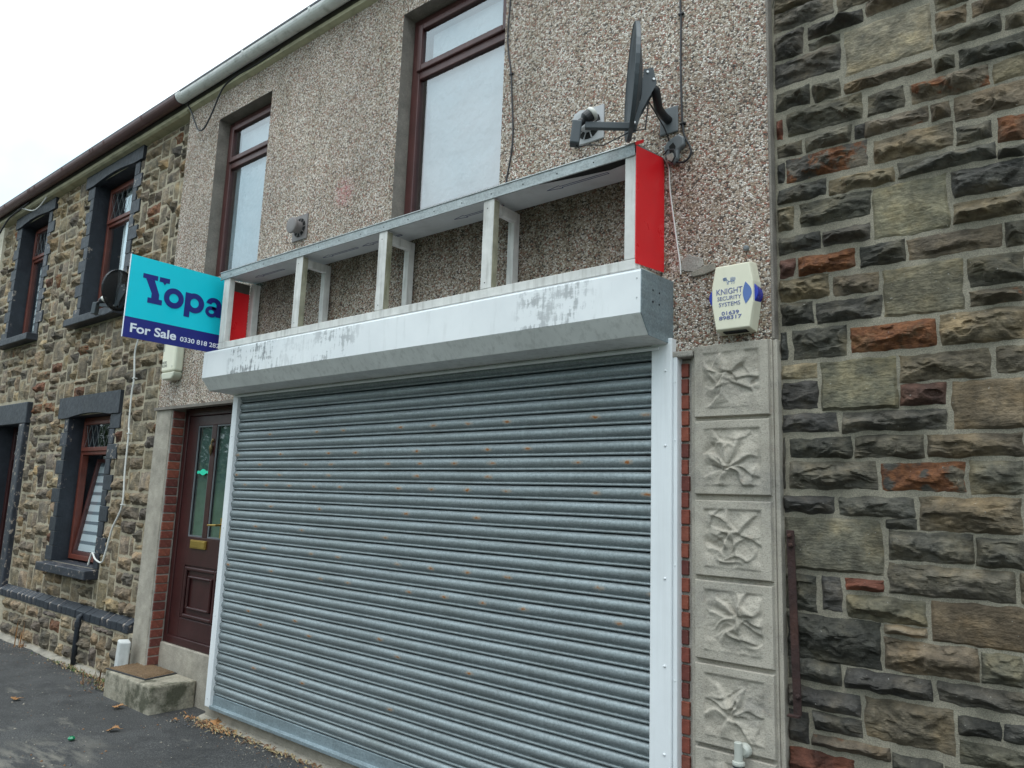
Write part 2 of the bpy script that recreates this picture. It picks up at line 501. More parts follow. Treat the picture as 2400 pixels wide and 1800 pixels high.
M['bluelens'] = wmat('blue_lens', (.012, .028, .36), .18, 0, .1, 5, 0)
M['bluelens2'] = wmat('pale_blue_lens', (.09, .16, .40), .25, 0, .1, 5, 0)
M['bluetext'] = wmat('blue_print', (.12, .14, .32), .5, 0, .05, 5, 0)
M['greytext'] = wmat('grey_print', (.16, .16, .15), .5, 0, .05, 5, 0)
M['ventbrown'] = wmat('grey_brown_plastic', (.185, .165, .16), .5, 0, .08, 5, .05, 30, .002)
M['ventgrey'] = wmat('light_grey_plastic', (.42, .42, .43), .5, 0, .08, 5, .05, 30, .002, .3, (.2, .2, .2), (10, 10, 4))
M['rustiron'] = wmat('rusty_iron', (.032, .014, .012), .85, 0, .35, 22, .7, 90, .005, .4, (.12, .045, .025), (20, 20, 5))
M['steel'] = wmat('bright_screw', (.5, .5, .5), .35, .9, .1, 20, 0)
M['dark'] = wmat('dark_interior', (.012, .013, .014), .9, 0, .2, 3, 0)
M['darkhole'] = wmat('dark_hole', (.006, .006, .006), .9, 0, .1, 3, 0)
M['film'] = wmat('window_film', (.25, .30, .325), .3, 0, .22, 1.6, .8, 6, .03)
M['blind'] = wmat('white_blind', (.78, .82, .84), .8, 0, .05, 2, .1, 90, .002)
M['blindstripe'] = wmat('grey_sheer', (.22, .25, .28), .8, 0, .05, 3, 0)
M['creamwall'] = wmat('cream_render', (.62, .56, .45), .85, 0, .06, 3, .3, 120, .004)
M['whitepaintwood'] = wmat('weathered_white_block', (.55, .56, .55), .75, 0, .12, 12, .3, 60, .004, .4, (.22, .22, .2), (20, 20, 8))
M['leaf'] = wmat('dry_leaf', (.38, .19, .075), .7, 0, .25, 40, .3, 90, .003)
M['weed'] = wmat('dry_weed', (.17, .09, .045), .85, 0, .35, 30, 0)
M['weedgreen'] = wmat('green_weed', (.06, .09, .025), .8, 0, .35, 30, 0)
M['straw'] = wmat('straw', (.33, .26, .14), .85, 0, .3, 30, 0)
M['caps'] = wmat('green_glass', (.0, .17, .07), .15, 0, .2, 30, 0)
M['mint'] = wmat('mint_label', (.03, .72, .45), .4, 0, .05, 10, 0)
M['rubber'] = wmat('black_rubber', (.02, .021, .024), .7, 0, .15, 10, .2, 80, .002)
M['pipewhite'] = wmat('white_pipe', (.78, .79, .80), .35, 0, .04, 6, 0)
M['pipegrey'] = wmat('grey_pipe', (.42, .43, .39), .45, 0, .08, 6, 0)

def coir():
    m, nt, bs = newmat('coir_mat')
    v = coords(nt)
    c = ramp(nt, noise(nt, v, 120, 4, .7), [(.25, (.05, .03, .017)), (.5, (.17, .105, .055)), (.75, (.30, .2, .11))])
    c = mixc(nt, .5, c, mixc(nt, 1.0, c, ramp(nt, noise(nt, v, 11, 4), [(.3, .6), (.7, 1.3)]), 'MULTIPLY'))
    nt.links.new(c, bs.inputs['Base Color']); bs.inputs['Roughness'].default_value = .95
    bump(nt, bs, noise(nt, v, 130, 4, .7), 1, .012)
    return m
M['coir'] = coir()

def asphalt():
    m, nt, bs = newmat('asphalt')
    v = coords(nt)
    c = ramp(nt, noise(nt, v, 120, 5, .75), [(.32, (.008, .008, .009)), (.5, (.036, .036, .037)), (.66, (.13, .128, .122))])
    c = mixc(nt, 1.0, c, ramp(nt, noise(nt, v, 1.6, 6, .65), [(.3, .7), (.7, 1.35)]), 'MULTIPLY')
    # pale cement smears
    sm = noise(nt, coords(nt, (1.1, 2.6, 1), (0, 0, .3)), 1.5, 7, .68)
    f = ramp(nt, sm, [(.60, 0), (.68, .5)])
    dd = N(nt, 'ShaderNodeVectorMath', operation='DISTANCE'); nt.links.new(v, dd.inputs[0]); dd.inputs[1].default_value = (-5.35, -1.2, 0)
    f2 = mixc(nt, 1.0, ramp(nt, dd.outputs['Value'], [(.1, 1), (.55, 0)]), ramp(nt, noise(nt, coords(nt, (2.2, 8, 1), (0, 0, -.35)), 1.3, 6, .66), [(.46, 0), (.6, .8)]), 'MULTIPLY')
    f = mixc(nt, 1.0, f, f2, 'ADD')
    c = mixc(nt, ramp(nt, noise(nt, v, 3.3, 5, .7), [(.5, 0), (.62, .5)]), c, (.018, .018, .019))
    c = mixc(nt, f, c, (.20, .185, .155))
    nt.links.new(c, bs.inputs['Base Color'])
    rr = ramp(nt, noise(nt, v, 5, 5), [(.3, .62), (.7, .92)])
    nt.links.new(rr, bs.inputs['Roughness'])
    bump(nt, bs, mixc(nt, .3, noise(nt, v, 220, 3, .6), noise(nt, v, 14, 4)), .9, .008)
    return m
M['asphalt'] = asphalt()

def stepm():
    m, nt, bs = newmat('mossy_concrete')
    v = coords(nt)
    c = ramp(nt, noise(nt, v, 7, 6, .65), [(.25, (.23, .205, .155)), (.7, (.40, .365, .29))])
    f = ramp(nt, noise(nt, v, 4.5, 7, .7), [(.46, 0), (.60, .85)])
    c = mixc(nt, f, c, (.045, .047, .026))
    g = ramp(nt, noise(nt, v, 60, 4), [(.3, .75), (.7, 1.15)])
    c = mixc(nt, 1.0, c, g, 'MULTIPLY')
    nt.links.new(c, bs.inputs['Base Color']); bs.inputs['Roughness'].default_value = .92
    bump(nt, bs, noise(nt, v, 40, 5, .65), .7, .008)
    return m
M['step'] = stepm()

def chipm():
    m, nt, bs = newmat('chipped_blue_paint')
    v = coords(nt)
    c = ramp(nt, noise(nt, v, 9, 5), [(.3, (.016, .02, .028)), (.7, (.032, .037, .052))])
    f = ramp(nt, noise(nt, v, 18, 6, .7), [(.57, 0), (.61, 1)])
    c = mixc(nt, f, c, (.30, .25, .21))
    nt.links.new(c, bs.inputs['Base Color']); bs.inputs['Roughness'].default_value = .5
    bump(nt, bs, noise(nt, v, 40, 5), .5, .006)
    return m
M['bluechip'] = chipm()

def glassm(name, tint, f0, green=0):
    # pane: mirror reflection growing towards grazing angles, otherwise see-through
    m, nt, bs = newmat(name)
    nt.nodes.remove(bs)
    out = nt.nodes['Material Output']
    lw = N(nt, 'ShaderNodeLayerWeight', Blend=.5)
    pw = N(nt, 'ShaderNodeMath', operation='POWER'); nt.links.new(lw.outputs['Facing'], pw.inputs[0]); pw.inputs[1].default_value = 4.0
    mr = N(nt, 'ShaderNodeMapRange'); nt.links.new(pw.outputs[0], mr.inputs['Value'])
    mr.inputs['To Min'].default_value = f0; mr.inputs['To Max'].default_value = 1.0
    gl = N(nt, 'ShaderNodeBsdfGlossy', Roughness=.02)
    gl.inputs['Color'].default_value = (.93, .97, 1, 1)
    tr = N(nt, 'ShaderNodeBsdfTransparent'); tr.inputs['Color'].default_value = (*tint, 1)
    bp = N(nt, 'ShaderNodeBump', Strength=.05, Distance=.02)
    nt.links.new(noise(nt, coords(nt), 2.5, 2), bp.inputs['Height'])
    nt.links.new(bp.outputs['Normal'], gl.inputs['Normal'])
    mxs = nt.nodes.new('ShaderNodeMixShader')
    nt.links.new(mr.outputs[0], mxs.inputs[0]); nt.links.new(tr.outputs[0], mxs.inputs[1]); nt.links.new(gl.outputs[0], mxs.inputs[2])
    nt.links.new(mxs.outputs[0], out.inputs['Surface'])
    return m
M['glass'] = glassm('window_glass', (.93, .97, .98), .20)
M['doorglass'] = glassm('obscure_door_glass', (.70, .80, .78), .14)
M['frost'] = wmat('teal_obscure_film', (.12, .165, .155), .5, 0, .25, 9, .3, 60, .003)

def meshm():
    m = wmat('perforated_black_sheet', (.016, .017, .02), .5, 0, .1, 6, 0)
    nt = m.node_tree; out = nt.nodes['Material Output']; bs = nt.nodes['Principled BSDF']
    tr = nt.nodes.new('ShaderNodeBsdfTransparent'); mxs = nt.nodes.new('ShaderNodeMixShader'); mxs.inputs[0].default_value = .2
    nt.links.new(bs.outputs[0], mxs.inputs[1]); nt.links.new(tr.outputs[0], mxs.inputs[2]); nt.links.new(mxs.outputs[0], out.inputs['Surface'])
    return m
M['dishmesh'] = meshm()

# ------------------------------------------------------------------ ground
rnd = random.Random(11)
def sheet(name, x0, x1, y0, y1, z, m, nx=2, ny=2, wob=0):
    mb = MB(); vs = []; fs = []
    for j in range(ny+1):
        for i in range(nx+1):
            x = x0+(x1-x0)*i/nx; y = y0+(y1-y0)*j/ny
            vs.append((x, y, z + (wob*fbm(Vector((x*1.3, y*1.3, 0))) if wob else 0)))
    for j in range(ny):
        for i in range(nx):
            a = j*(nx+1)+i; fs.append((a, a+1, a+nx+2, a+nx+1))
    mb.add(vs, fs)
    return struct(obj(name, mb, m, smooth=True))
sheet('ground', -120, 120, -120, 120, -.16, M['concrete'])
sheet('road', -60, 60, -9.2, -2.6, -.12, M['asphalt'])
sheet('pavement', -26, 8, -2.52, .6, 0.0, M['asphalt'], 170, 30, .012)
mb = MB()
for i in range(36): mb.box(-26+i*.93, -26+i*.93+.922, -2.64, -2.521, -.2, .006)
struct(obj('kerb', mb, M['concrete'], bevel=.012))
mb = MB()
for i in range(64): mb.box(-30+i*.93, -30+i*.93+.922, -9.32, -9.2, -.2, .006)
struct(obj('far_kerb', mb, M['concrete'], bevel=.012))
# cement fillet along the foot of the walls
def fillet(x0, x1, y0, y1, z, n=40, seed=0):
    mb = MB(); vs = []; fs = []
    for i in range(n+1):
        x = x0+(x1-x0)*i/n
        w = .025*fbm(Vector((x*4, seed, 0)))
        vs += [(x, y1, z), (x, (y0+y1)/2+w*.5, z*.75+.004*mnoise.noise(Vector((x*9, 2, seed)))), (x, y0+w, -.004)]
    for i in range(n):
        for k in range(2):
            a = i*3+k; fs.append((a, a+3, a+4, a+1))
    mb.add(vs, fs)
    return struct(obj('wall_foot_fillet', mb, M['concrete'], smooth=True))
fillet(-10.2, -6.62, -.085, .05, .03, 60, 1)
fillet(-5.5, -1.0, -.06, .02, .022, 70, 5)

# ------------------------------------------------------------------ rubble stone
PAL_R = {'n': [(.105, .096, .078), (.12, .108, .085), (.09, .084, .072)], 'd': [(.070, .067, .060), (.083, .077, .067), (.062, .059, .054)],
         'w': [(.145, .12, .086), (.155, .125, .09), (.13, .108, .08)], 'f': [(.215, .185, .125), (.185, .165, .118)], 'F': [(.24, .21, .165)], 'g': [(.125, .115, .088)], 'G': [(.15, .115, .08)],
         'r': [(.13, .05, .035), (.11, .06, .05)], 'o': [(.14, .075, .045)], 'p': [(.13, .105, .08)], 'q': [(.085, .078, .07)]}
RUST = {'o': .40, 'q': .37, 'p': .27, 'r': .12, 'n': .0, 'd': -.1, 'w': .1, 'f': .0, 'F': -.2, 'g': -.1, 'G': .17}
PAL_L = {'n': [(.205, .158, .111), (.19, .149, .107), (.23, .18, .128), (.165, .135, .103)], 'd': [(.118, .10, .084), (.138, .115, .096)],
         'w': [(.245, .185, .117), (.25, .20, .14)], 'f': [(.22, .178, .128), (.20, .168, .13)], 'r': [(.17, .085, .055)], 'o': [(.18, .12, .075)], 'p': [(.19, .135, .085)]}

def stone(mb, x0, x1, z0, z1, ym, kind, rng, pal, cell=.016, proud=.034, flat=None, rim=.006):
    """one rock-faced stone: its rim dips behind the pointing, its face breaks out in stepped facets"""
    w = x1-x0; h = z1-z0
    nx = max(3, min(40, int(w/cell))); nz = max(3, min(26, int(h/cell)))
    c = rng.choice(pal[kind]); k = rng.uniform(.82, 1.2)
    mb.cc = (c[0]*k, c[1]*k*rng.uniform(.97, 1.03), c[2]*k*rng.uniform(.94, 1.05), RUST.get(kind, 0))
    sd = Vector((rng.uniform(0, 90), rng.uniform(0, 90), rng.uniform(0, 90)))
    sm = kind in 'fFgG' if flat is None else flat
    P = proud*(.32 if sm else rng.uniform(.75, 1.3))
    pl = []
    for i in range(rng.randint(4, 6)):
        a = rng.uniform(0, 6.28)
        pl.append((P*rng.uniform(.8, 1.3), math.cos(a)*rng.uniform(.2, 1.2)*P/max(w, .08)*2, math.sin(a)*rng.uniform(.2, 1.2)*P/max(h, .05)*2.2))
    if not sm:                       # upper face leans back, underside undercut
        pl.append((P*1.1, 0, -P/h*rng.uniform(.5, 1.1)))
        pl.append((P*rng.uniform(.9, 1.3), 0, P/h*rng.uniform(1.1, 2.4)))
    us = [0, rim*.5/w] + [rim/w+(1-2*rim/w)*i/nx for i in range(nx+1)] + [1-rim*.5/w, 1]
    vv = [0, rim*.5/h] + [rim/h+(1-2*rim/h)*i/nz for i in range(nz+1)] + [1-rim*.5/h, 1]
    X = len(us); Z = len(vv)
    vs = []; fs = []
    for j, v in enumerate(vv):
        for i, u in enumerate(us):
            x = x0+w*u; z = z0+h*v
            q = Vector((x*11, z*11, 0))+sd
            e = min(u*w, (1-u)*w, v*h, (1-v)*h) + rim*.55*mnoise.noise(q*3.1)
            t = max(0, min(1, e/(rim*2.0))); t = t**.6
            edge = i in (0, X-1) or j in (0, Z-1)
            if edge: t = 0
            b = min(p[0]+p[1]*(u-.5)*w+p[2]*(v-.5)*h for p in pl)
            b = max(.12*P, b)
            if sm:
                b += P*.14*fbm(q*1.6, 3)+P*.10*fbm(q*7, 2)
            else:
                tt = 2.4*fbm(Vector((q.x*.9, q.y*1.7, q.z)), 2)+5
                fl = math.floor(tt); fr = tt-fl
                b += P*.34*(fl-5+max(0, (fr-.7)/.3)) + P*.22*fbm(q*3.2, 3)
            b = max(.05*P, b)
            # broken arris: the face thins out towards the rim
            er = min(1, max(0, e)/(.028 if not sm else .014)); b *= .35+.65*er
            y = ym + .004 - t*(b+.006)
            if not edge and 1 < i < X-2 and 1 < j < Z-2:
                x += .35*w/nx*mnoise.noise(q*4+Vector((3, 0, 9))); z += .35*h/nz*mnoise.noise(q*4+Vector((0, 5, 2)))
            wf = rim*1.25
            x += wf*mnoise.noise(q*1.5+Vector((1, 7, 3))); z += wf*mnoise.noise(q*1.5+Vector((8, 2, 6)))
            vs.append((x, y, z))
    for j in range(Z-1):
        for i in range(X-1):
            a = j*X+i
            if (i+j) % 2: fs += [(a, a+1, a+X+1), (a, a+X+1, a+X)]
            else: fs += [(a, a+1, a+X), (a+1, a+X+1, a+X)]
    b0 = len(vs)
    vs += [(x0, ym+.05, z0), (x1, ym+.05, z0), (x1, ym+.05, z1), (x0, ym+.05, z1)]
    c0, c1, c2_, c3 = 0, X-1, Z*X-1, (Z-1)*X
    fs += [(b0, b0+1, c1, c0), (b0+1, b0+2, c2_, c1), (b0+2, b0+3, c3, c2_), (b0+3, b0, c0, c3)]
    mb.add(vs, fs)

def pack(x0, x1, z0, z1, blocked, rng, uw, uh, hs, wmin, wmax):
    """snecked rubble: fill a grid with stones of one to several courses, skipping blocked rectangles"""
    nx = int(round((x1-x0)/uw)); nz = int(round((z1-z0)/uh))
    occ = np.zeros((nz, nx), bool)
    for (a, b, c, d) in blocked:
        i0 = max(0, int(math.floor((a-x0)/uw+.3))); i1 = min(nx, int(math.ceil((b-x0)/uw-.3)))
        j0 = max(0, int(math.floor((c-z0)/uh+.3))); j1 = min(nz, int(math.ceil((d-z0)/uh-.3)))
        if i1 > i0 and j1 > j0: occ[j0:j1, i0:i1] = True
    res = []
    for j in range(nz):
        i = 0
        while i < nx:
            if occ[j, i]: i += 1; continue
            run = 0
            while i+run < nx and not occ[j, i+run]: run += 1
            hh = rng.choice(hs)
            wt = rng.uniform(wmin, wmax)*(1.15 if hh <= 2 else .9)
            wu = max(1, int(wt/uw))
            if run-wu < wmin*.6/uw: wu = run
            if wu*uw > wmax*1.5: wu = run//2
            hh = min(hh, nz-j)
            while hh > 1 and occ[j:j+hh, i:i+wu].any(): hh -= 1
            occ[j:j+hh, i:i+wu] = True
            res.append((x0+i*uw, x0+(i+wu)*uw, z0+j*uh, z0+(j+hh)*uh))
            i += wu
    return res

# ------------------------------------------------------------------ stone house on the right
hr = thing('stone_house', 'dark rubble stone house wall with grey pointing beside the carved tile pillar', 'house', (0, .5, 0))
mb = MB(); mb.box(-1.15, 3.5, .045, .42, -.1, 5.5)
wall = obj('wall', mb, M['mortar_grey'], hr)
TRACED = """-0.862 -0.586 0.648 0.708 n
-1.143 -0.879 0.652 0.747 r
-0.57 -0.298 0.741 0.799 n
-0.74 -0.581 0.758 0.806 d
-1.146 -1.047 0.773 0.885 d
-1.029 -0.751 0.775 0.815 p
-0.518 -0.292 0.824 0.897 n
-1.021 -0.848 0.835 0.897 d
-0.83 -0.536 0.846 0.99 w
-1.119 -0.848 0.909 0.985 d
-0.52 -0.399 0.922 0.984 d
-0.384 -0.286 0.926 0.981 d
-1.12 -0.92 1.011 1.09 d
-0.896 -0.602 1.013 1.084 d
-0.576 -0.28 1.019 1.087 n
-1.148 -0.768 1.097 1.264 d
-0.75 -0.452 1.105 1.214 w
-0.438 -0.321 1.108 1.209 n
-0.587 -0.265 1.228 1.37 G
-0.749 -0.608 1.232 1.262 w
-0.881 -0.607 1.275 1.362 n
-1.154 -1.003 1.284 1.419 d
-0.973 -0.904 1.293 1.425 d
-0.882 -0.748 1.381 1.424 r
-0.726 -0.331 1.388 1.494 n
-0.306 -0.256 1.391 1.489 w
-1.143 -0.748 1.446 1.65 g
-0.433 -0.293 1.506 1.603 d
-0.721 -0.445 1.51 1.616 d
-0.611 -0.294 1.624 1.747 w
-0.727 -0.626 1.625 1.659 d
-0.901 -0.634 1.67 1.74 n
-1.157 -0.923 1.674 1.738 d
-0.438 -0.277 1.763 1.88 n
-0.738 -0.458 1.771 1.876 q
-1.092 -0.757 1.773 1.881 n
-1.152 -1.118 1.775 1.984 d
-0.569 -0.272 1.899 1.981 w
-0.828 -0.592 1.901 1.982 n
-1.087 -0.847 1.902 1.979 d
-0.482 -0.261 2.003 2.177 G
-0.875 -0.509 2.005 2.081 n
-1.154 -0.9 2.012 2.084 d
-0.954 -0.672 2.096 2.297 g
-0.657 -0.504 2.099 2.177 r
-1.154 -0.974 2.109 2.22 d
-0.654 -0.355 2.194 2.297 w
-0.333 -0.251 2.204 2.298 w
-1.129 -0.977 2.24 2.296 f
-1.156 -1.143 2.242 2.295 d
-1.066 -0.853 2.319 2.443 d
-1.153 -1.097 2.324 2.443 d
-0.508 -0.243 2.324 2.441 w
-0.831 -0.529 2.325 2.428 o
-0.702 -0.425 2.459 2.653 f
-0.404 -0.237 2.464 2.517 p
-0.963 -0.713 2.466 2.552 d
-1.158 -0.983 2.473 2.566 d
-0.402 -0.231 2.537 2.647 n
-0.893 -0.721 2.574 2.656 w
-1.155 -0.916 2.581 2.679 w
-0.277 -0.223 2.673 2.764 n
-0.604 -0.292 2.68 2.763 w
-0.783 -0.622 2.683 2.769 d
-1.035 -0.808 2.687 2.765 o
-1.154 -1.056 2.694 2.768 r
-0.726 -0.462 2.788 3.006 f
-0.44 -0.216 2.795 2.874 w
-1.148 -0.945 2.797 2.87 d
-0.928 -0.745 2.8 2.868 d
-0.438 -0.209 2.902 3.005 d
-1.022 -0.74 2.904 3.012 d
-1.145 -1.057 2.908 3.008 n
-0.28 -0.204 3.02 3.056 n
-0.896 -0.645 3.026 3.091 w
-0.626 -0.294 3.033 3.095 n
-1.144 -0.913 3.035 3.103 d
-0.28 -0.198 3.084 3.181 o
-0.416 -0.302 3.113 3.183 n
-0.712 -0.43 3.118 3.219 w
-1.075 -0.744 3.125 3.233 q
-1.141 -1.093 3.13 3.221 d
-0.415 -0.19 3.211 3.311 w
-0.496 -0.438 3.242 3.31 w
-0.745 -0.511 3.247 3.31 p
-0.991 -0.808 3.252 3.315 n
-0.785 -0.749 3.252 3.307 d
-1.14 -1.012 3.253 3.311 n
-0.282 -0.184 3.329 3.413 f
-0.564 -0.3 3.332 3.419 p
-0.729 -0.594 3.336 3.43 n
-1.066 -0.754 3.342 3.454 n
-1.141 -1.096 3.343 3.432 r
-0.389 -0.178 3.435 3.506 n
-0.471 -0.409 3.448 3.501 n
-0.819 -0.49 3.469 3.516 p
-0.951 -0.841 3.471 3.551 d
-1.142 -0.972 3.48 3.568 n
-0.232 -0.172 3.529 3.593 w
-0.466 -0.251 3.535 3.606 n
-0.811 -0.485 3.552 3.755 F
-1.121 -0.837 3.596 3.712 n
-0.461 -0.36 3.622 3.695 w
-0.337 -0.166 3.632 3.694 w
-0.46 -0.348 3.711 3.776 n
-0.966 -0.836 3.73 3.76 d
-1.143 -0.992 3.732 3.852 n
-0.964 -0.739 3.781 3.84 d
-0.719 -0.483 3.797 3.86 w
-0.835 -0.478 3.868 4.009 w
-1.141 -0.858 3.873 3.968 n
-1.113 -0.854 3.973 4.096 w
-1.143 -1.125 3.981 4.077 d"""
rng = random.Random(4)
rects = []
for ln in TRACED.split('\n'):
    a = ln.split(); rects.append((float(a[0]), float(a[1]), float(a[2]), float(a[3]), a[4]))
for (x0, x1, z0, z1, k) in rects:
    mb = MB(); x0 = max(x0, -1.117)
    stone(mb, x0-.007, x1+.007, z0-.0065, z1+.0065, .045, k, rng, PAL_R, cell=.0060, proud=.042, rim=.006)
    obj('stone', mb, M['stone'], wall, col=True)
fill = pack(-1.13, 1.6, .02, 5.35, [(r[0], r[1], r[2], r[3]) for r in rects] + [(-1.13, -.17, .66, 4.05)], random.Random(8), .02, .036, [2, 2, 2, 3, 3, 4], .10, .26)
mb = MB()
for (x0, x1, z0, z1) in fill:
    if x1-x0 < .03: continue
    stone(mb, x0+.008, x1-.008, z0+.008, z1-.008, .045, rng.choice('nndddwwfp'), rng, PAL_R, cell=.022, proud=.030)
o = obj('rubble_stones', mb, M['stone'], wall, col=True); o['kind'] = 'stuff'
mb = MB(); mb.prism([(-.25, 5.42), (4.0, 8.2), (4.0, 8.0), (-.25, 5.3)], -1.2, 3.5, 'x')
obj('roof', mb, M['slate'], hr)
mb = MB(); mb.box(-1.15, 3.5, .421, 7.5, -.1, 5.35); obj('body', mb, M['render'], hr)

# rusty iron bar fixed to it
ib = thing('iron_bar', 'rusty flat iron bar with bolts fixed upright to the dark stone wall', 'iron bar', (-1.07, 0, .885))
mb = MB(); mb.prism([(-1.097, 1.6), (-1.066, 1.6), (-1.052, .885), (-1.084, .885)], -.012, -.003, 'y')
obj('bar', mb, M['rustiron'], ib, bevel=.0015)
mb = MB(); mb.box(-1.10, -1.054, -.04, -.0125, .878, .886); obj('foot', mb, M['rustiron'], ib, bevel=.0015)
for (x, z) in ((-1.083, 1.578), (-1.078, 1.54), (-1.063, .955)):
    mb = MB(); mb.lathe(Matrix.Translation((x, .04, z)) @ Matrix.Rotation(R_(90), 4, 'X'), [(.005, 0), (.005, .05), (.010, .051), (.010, .060), (.005, .066)], 8)
    obj('bolt', mb, M['rustiron'], ib, smooth=False)

# ------------------------------------------------------------------ terraced house on the left
NY = .07
def sx_(x): return x*1.0126
def sz_(z): return 1.675+(z-1.675)*1.0126
hl = thing('terraced_house', 'brown rubble stone terraced house with blue-black painted window surrounds', 'house', (-9.5, .5, 0))
mb = MB()
OPEN = [(-9.03, -8.0, 3.52, 5.15), (-11.40, -10.42, 3.52, 5.15), (-8.93, -7.87, .885, 2.43), (-11.25, -10.33, .15, 2.41)]   # U1 U0 GW door
def wallgrid(mb, x0, x1, z0, z1, opens, yf, yb, revdepth=None):
    xs = sorted({x0, x1, *[q for o in opens for q in o[:2]]}); zs = sorted({z0, z1, *[q for o in opens for q in o[2:]]})
    for i in range(len(xs)-1):
        for j in range(len(zs)-1):
            cx = (xs[i]+xs[i+1])/2; cz = (zs[j]+zs[j+1])/2
            if any(o[0] < cx < o[1] and o[2] < cz < o[3] for o in opens): continue
            mb.add([(xs[i], yf, zs[j]), (xs[i+1], yf, zs[j]), (xs[i+1], yf, zs[j+1]), (xs[i], yf, zs[j+1])], [(0, 1, 2, 3)])
    return mb
def reveals(name, o, yf, yb, m, par):
    x0, x1, z0, z1 = o
    mb = MB()
    mb.add([(x0, yf, z0), (x1, yf, z0), (x1, yf, z1), (x0, yf, z1), (x0, yb, z0), (x1, yb, z0), (x1, yb, z1), (x0, yb, z1)],
           [(0, 1, 5, 4), (1, 2, 6, 5), (2, 3, 7, 6), (3, 0, 4, 7)])
    return obj(name, mb, m, par)
wallgrid(mb, -12.05, -6.72, -.1, 5.42, OPEN, NY, .4)
wall = obj('wall', mb, M['mortar_buff'], hl)
mb = MB(); mb.box(-12.05, -6.72, .66, 8, -.1, 5.3); obj('body', mb, M['dark'], hl)
mb = MB(); mb.box(-12.05, -6.73, .0, .0695, -.1, .42); lower = obj('plinth_wall', mb, M['mortar_buff'], hl)
for o in OPEN: reveals('reveal', o, NY, .45, M['bluepaint'], hl)
# painted surrounds: quoins, lintels, sills
blocked = [o for o in OPEN]
def surround(o, lx0, lx1, lz1, qn, seed, lz0=None, arch=True):
    x0, x1, z0, z1 = o
    r2 = random.Random(seed)
    mb = MB()
    n = 12; top = []; bot = []
    prof = [(lx0, z1-.02), (lx0, lz1), (lx1, lz1), (lx1, z1-.02), (x1, z1-.02)]
    for i in range(n+1):
        t = i/n; xx = x1+(x0-x1)*t
        prof.append((xx, z1-.02+(.035*math.sin(math.pi*t) if arch else 0)))
    prof.append((x0, z1-.021))
    mb.prism(prof, NY-.035, NY+.03, 'y')
    obj('lintel', mb, M['bluepaint'], hl, bevel=.006)
    blocked.append((lx0, lx1, z1-.02, lz1))
    hq = (z1-.02-z0)/qn
    for side in (0, 1):
        for k in range(qn):
            lw = (.20, .105)[(k+side) % 2]*r2.uniform(.85, 1.15)
            za = z0+k*hq+.0015; zb = z0+(k+1)*hq-.0015
            if side == 0: a, b = x0-lw, x0+.001
            else: a, b = x1-.001, x1+lw
            mb = MB(); mb.box(a, b, NY-.014-r2.uniform(0, .004), NY+.04, za, zb)
            obj('quoin', mb, M['bluepaint'] if r2.random() < .7 else M['bluechip'], hl, bevel=.0045)
            blocked.append((a, b, za, zb))
def sill(x0, x1, z0, z1, m=None):
    mb = MB(); mb.prism([(NY-.13, z0), (NY-.13, z1-.012), (NY+.2, z1), (NY+.2, z0)], x0, x1, 'x')
    obj('sill', mb, m or M['bluepaint'], hl, bevel=.008)
    blocked.append((x0, x1, z0, z1))
surround(OPEN[0], -9.26, -7.80, 5.29, 11, 1)
surround(OPEN[1], -11.60, -10.20, 5.29, 11, 2)
surround(OPEN[2], -9.20, -7.66, 2.64, 10, 3)
sill(-9.14, -7.86, 3.435, 3.53); sill(-11.5, -10.28, 3.435, 3.53); sill(-9.02, -7.76, .79, .888, M['bluechip'])
# door surround
mb = MB(); mb.prism([(-11.5, 2.40), (-11.5, 2.66), (-10.13, 2.66), (-10.13, 2.40)], NY-.06, NY+.03, 'y'); obj('lintel', mb, M['bluepaint'], hl, bevel=.01)
mb = MB(); mb.box(-10.331, -10.15, NY-.06, NY+.03, .0, 2.398); obj('door_jamb', mb, M['bluechip'], hl, bevel=.012)
mb = MB(); mb.box(-11.45, -11.249, NY-.06, NY+.03, .0, 2.398); obj('door_jamb', mb, M['bluechip'], hl, bevel=.012)
blocked += [(-11.5, -10.12, .0, 2.66)]
# stones
st = pack(-12.03, -6.74, .52, 5.24, blocked, random.Random(21), .03, .066, [1, 2, 2, 2, 2, 2, 3, 3, 4], .13, .36)
cam_p = Vector((0, -3.142, 1.675))
def size_(r): 
    c = Vector(((r[0]+r[1])/2, NY, (r[2]+r[3])/2)); d = (c-cam_p)
    return (r[1]-r[0])*(r[3]-r[2])*abs(d.normalized().y)/d.length_squared
st = [r for r in st if r[1]-r[0] > .05]
low = pack(-9.95, -6.74, .02, .41, [], random.Random(5), .03, .065, [2, 2, 2, 3], .14, .34)
allst = [(r, NY, wall) for r in st] + [(r, .0, lower) for r in low]
allst.sort(key=lambda q: -size_(q[0]) - (0 if q[0][0] > -11 else -1))
rest = MB(); rng = random.Random(77)
kinds = 'n'*16+'d'*7+'w'*4+'fffff'+'r'+'o'+'pp'
for i, (r, ym, par) in enumerate(allst):
    k = rng.choice(kinds)
    if r[3]-r[2] > .19 and rng.random() < .7: k = 'f'
    if ym < .05 and k in 'wfo': k = 'd'
    mb = MB() if i < 290 else rest
    stone(mb, r[0]+.007, r[1]-.007, r[2]+.007, r[3]-.007, ym, k, rng, PAL_L, cell=.022 if i < 290 else .04, proud=.044, rim=.009)
    if i < 290: obj('stone', mb, M['stone'], par, col=True)
o = obj('rubble_stones', rest, M['stone'], wall, col=True); o['kind'] = 'stuff'
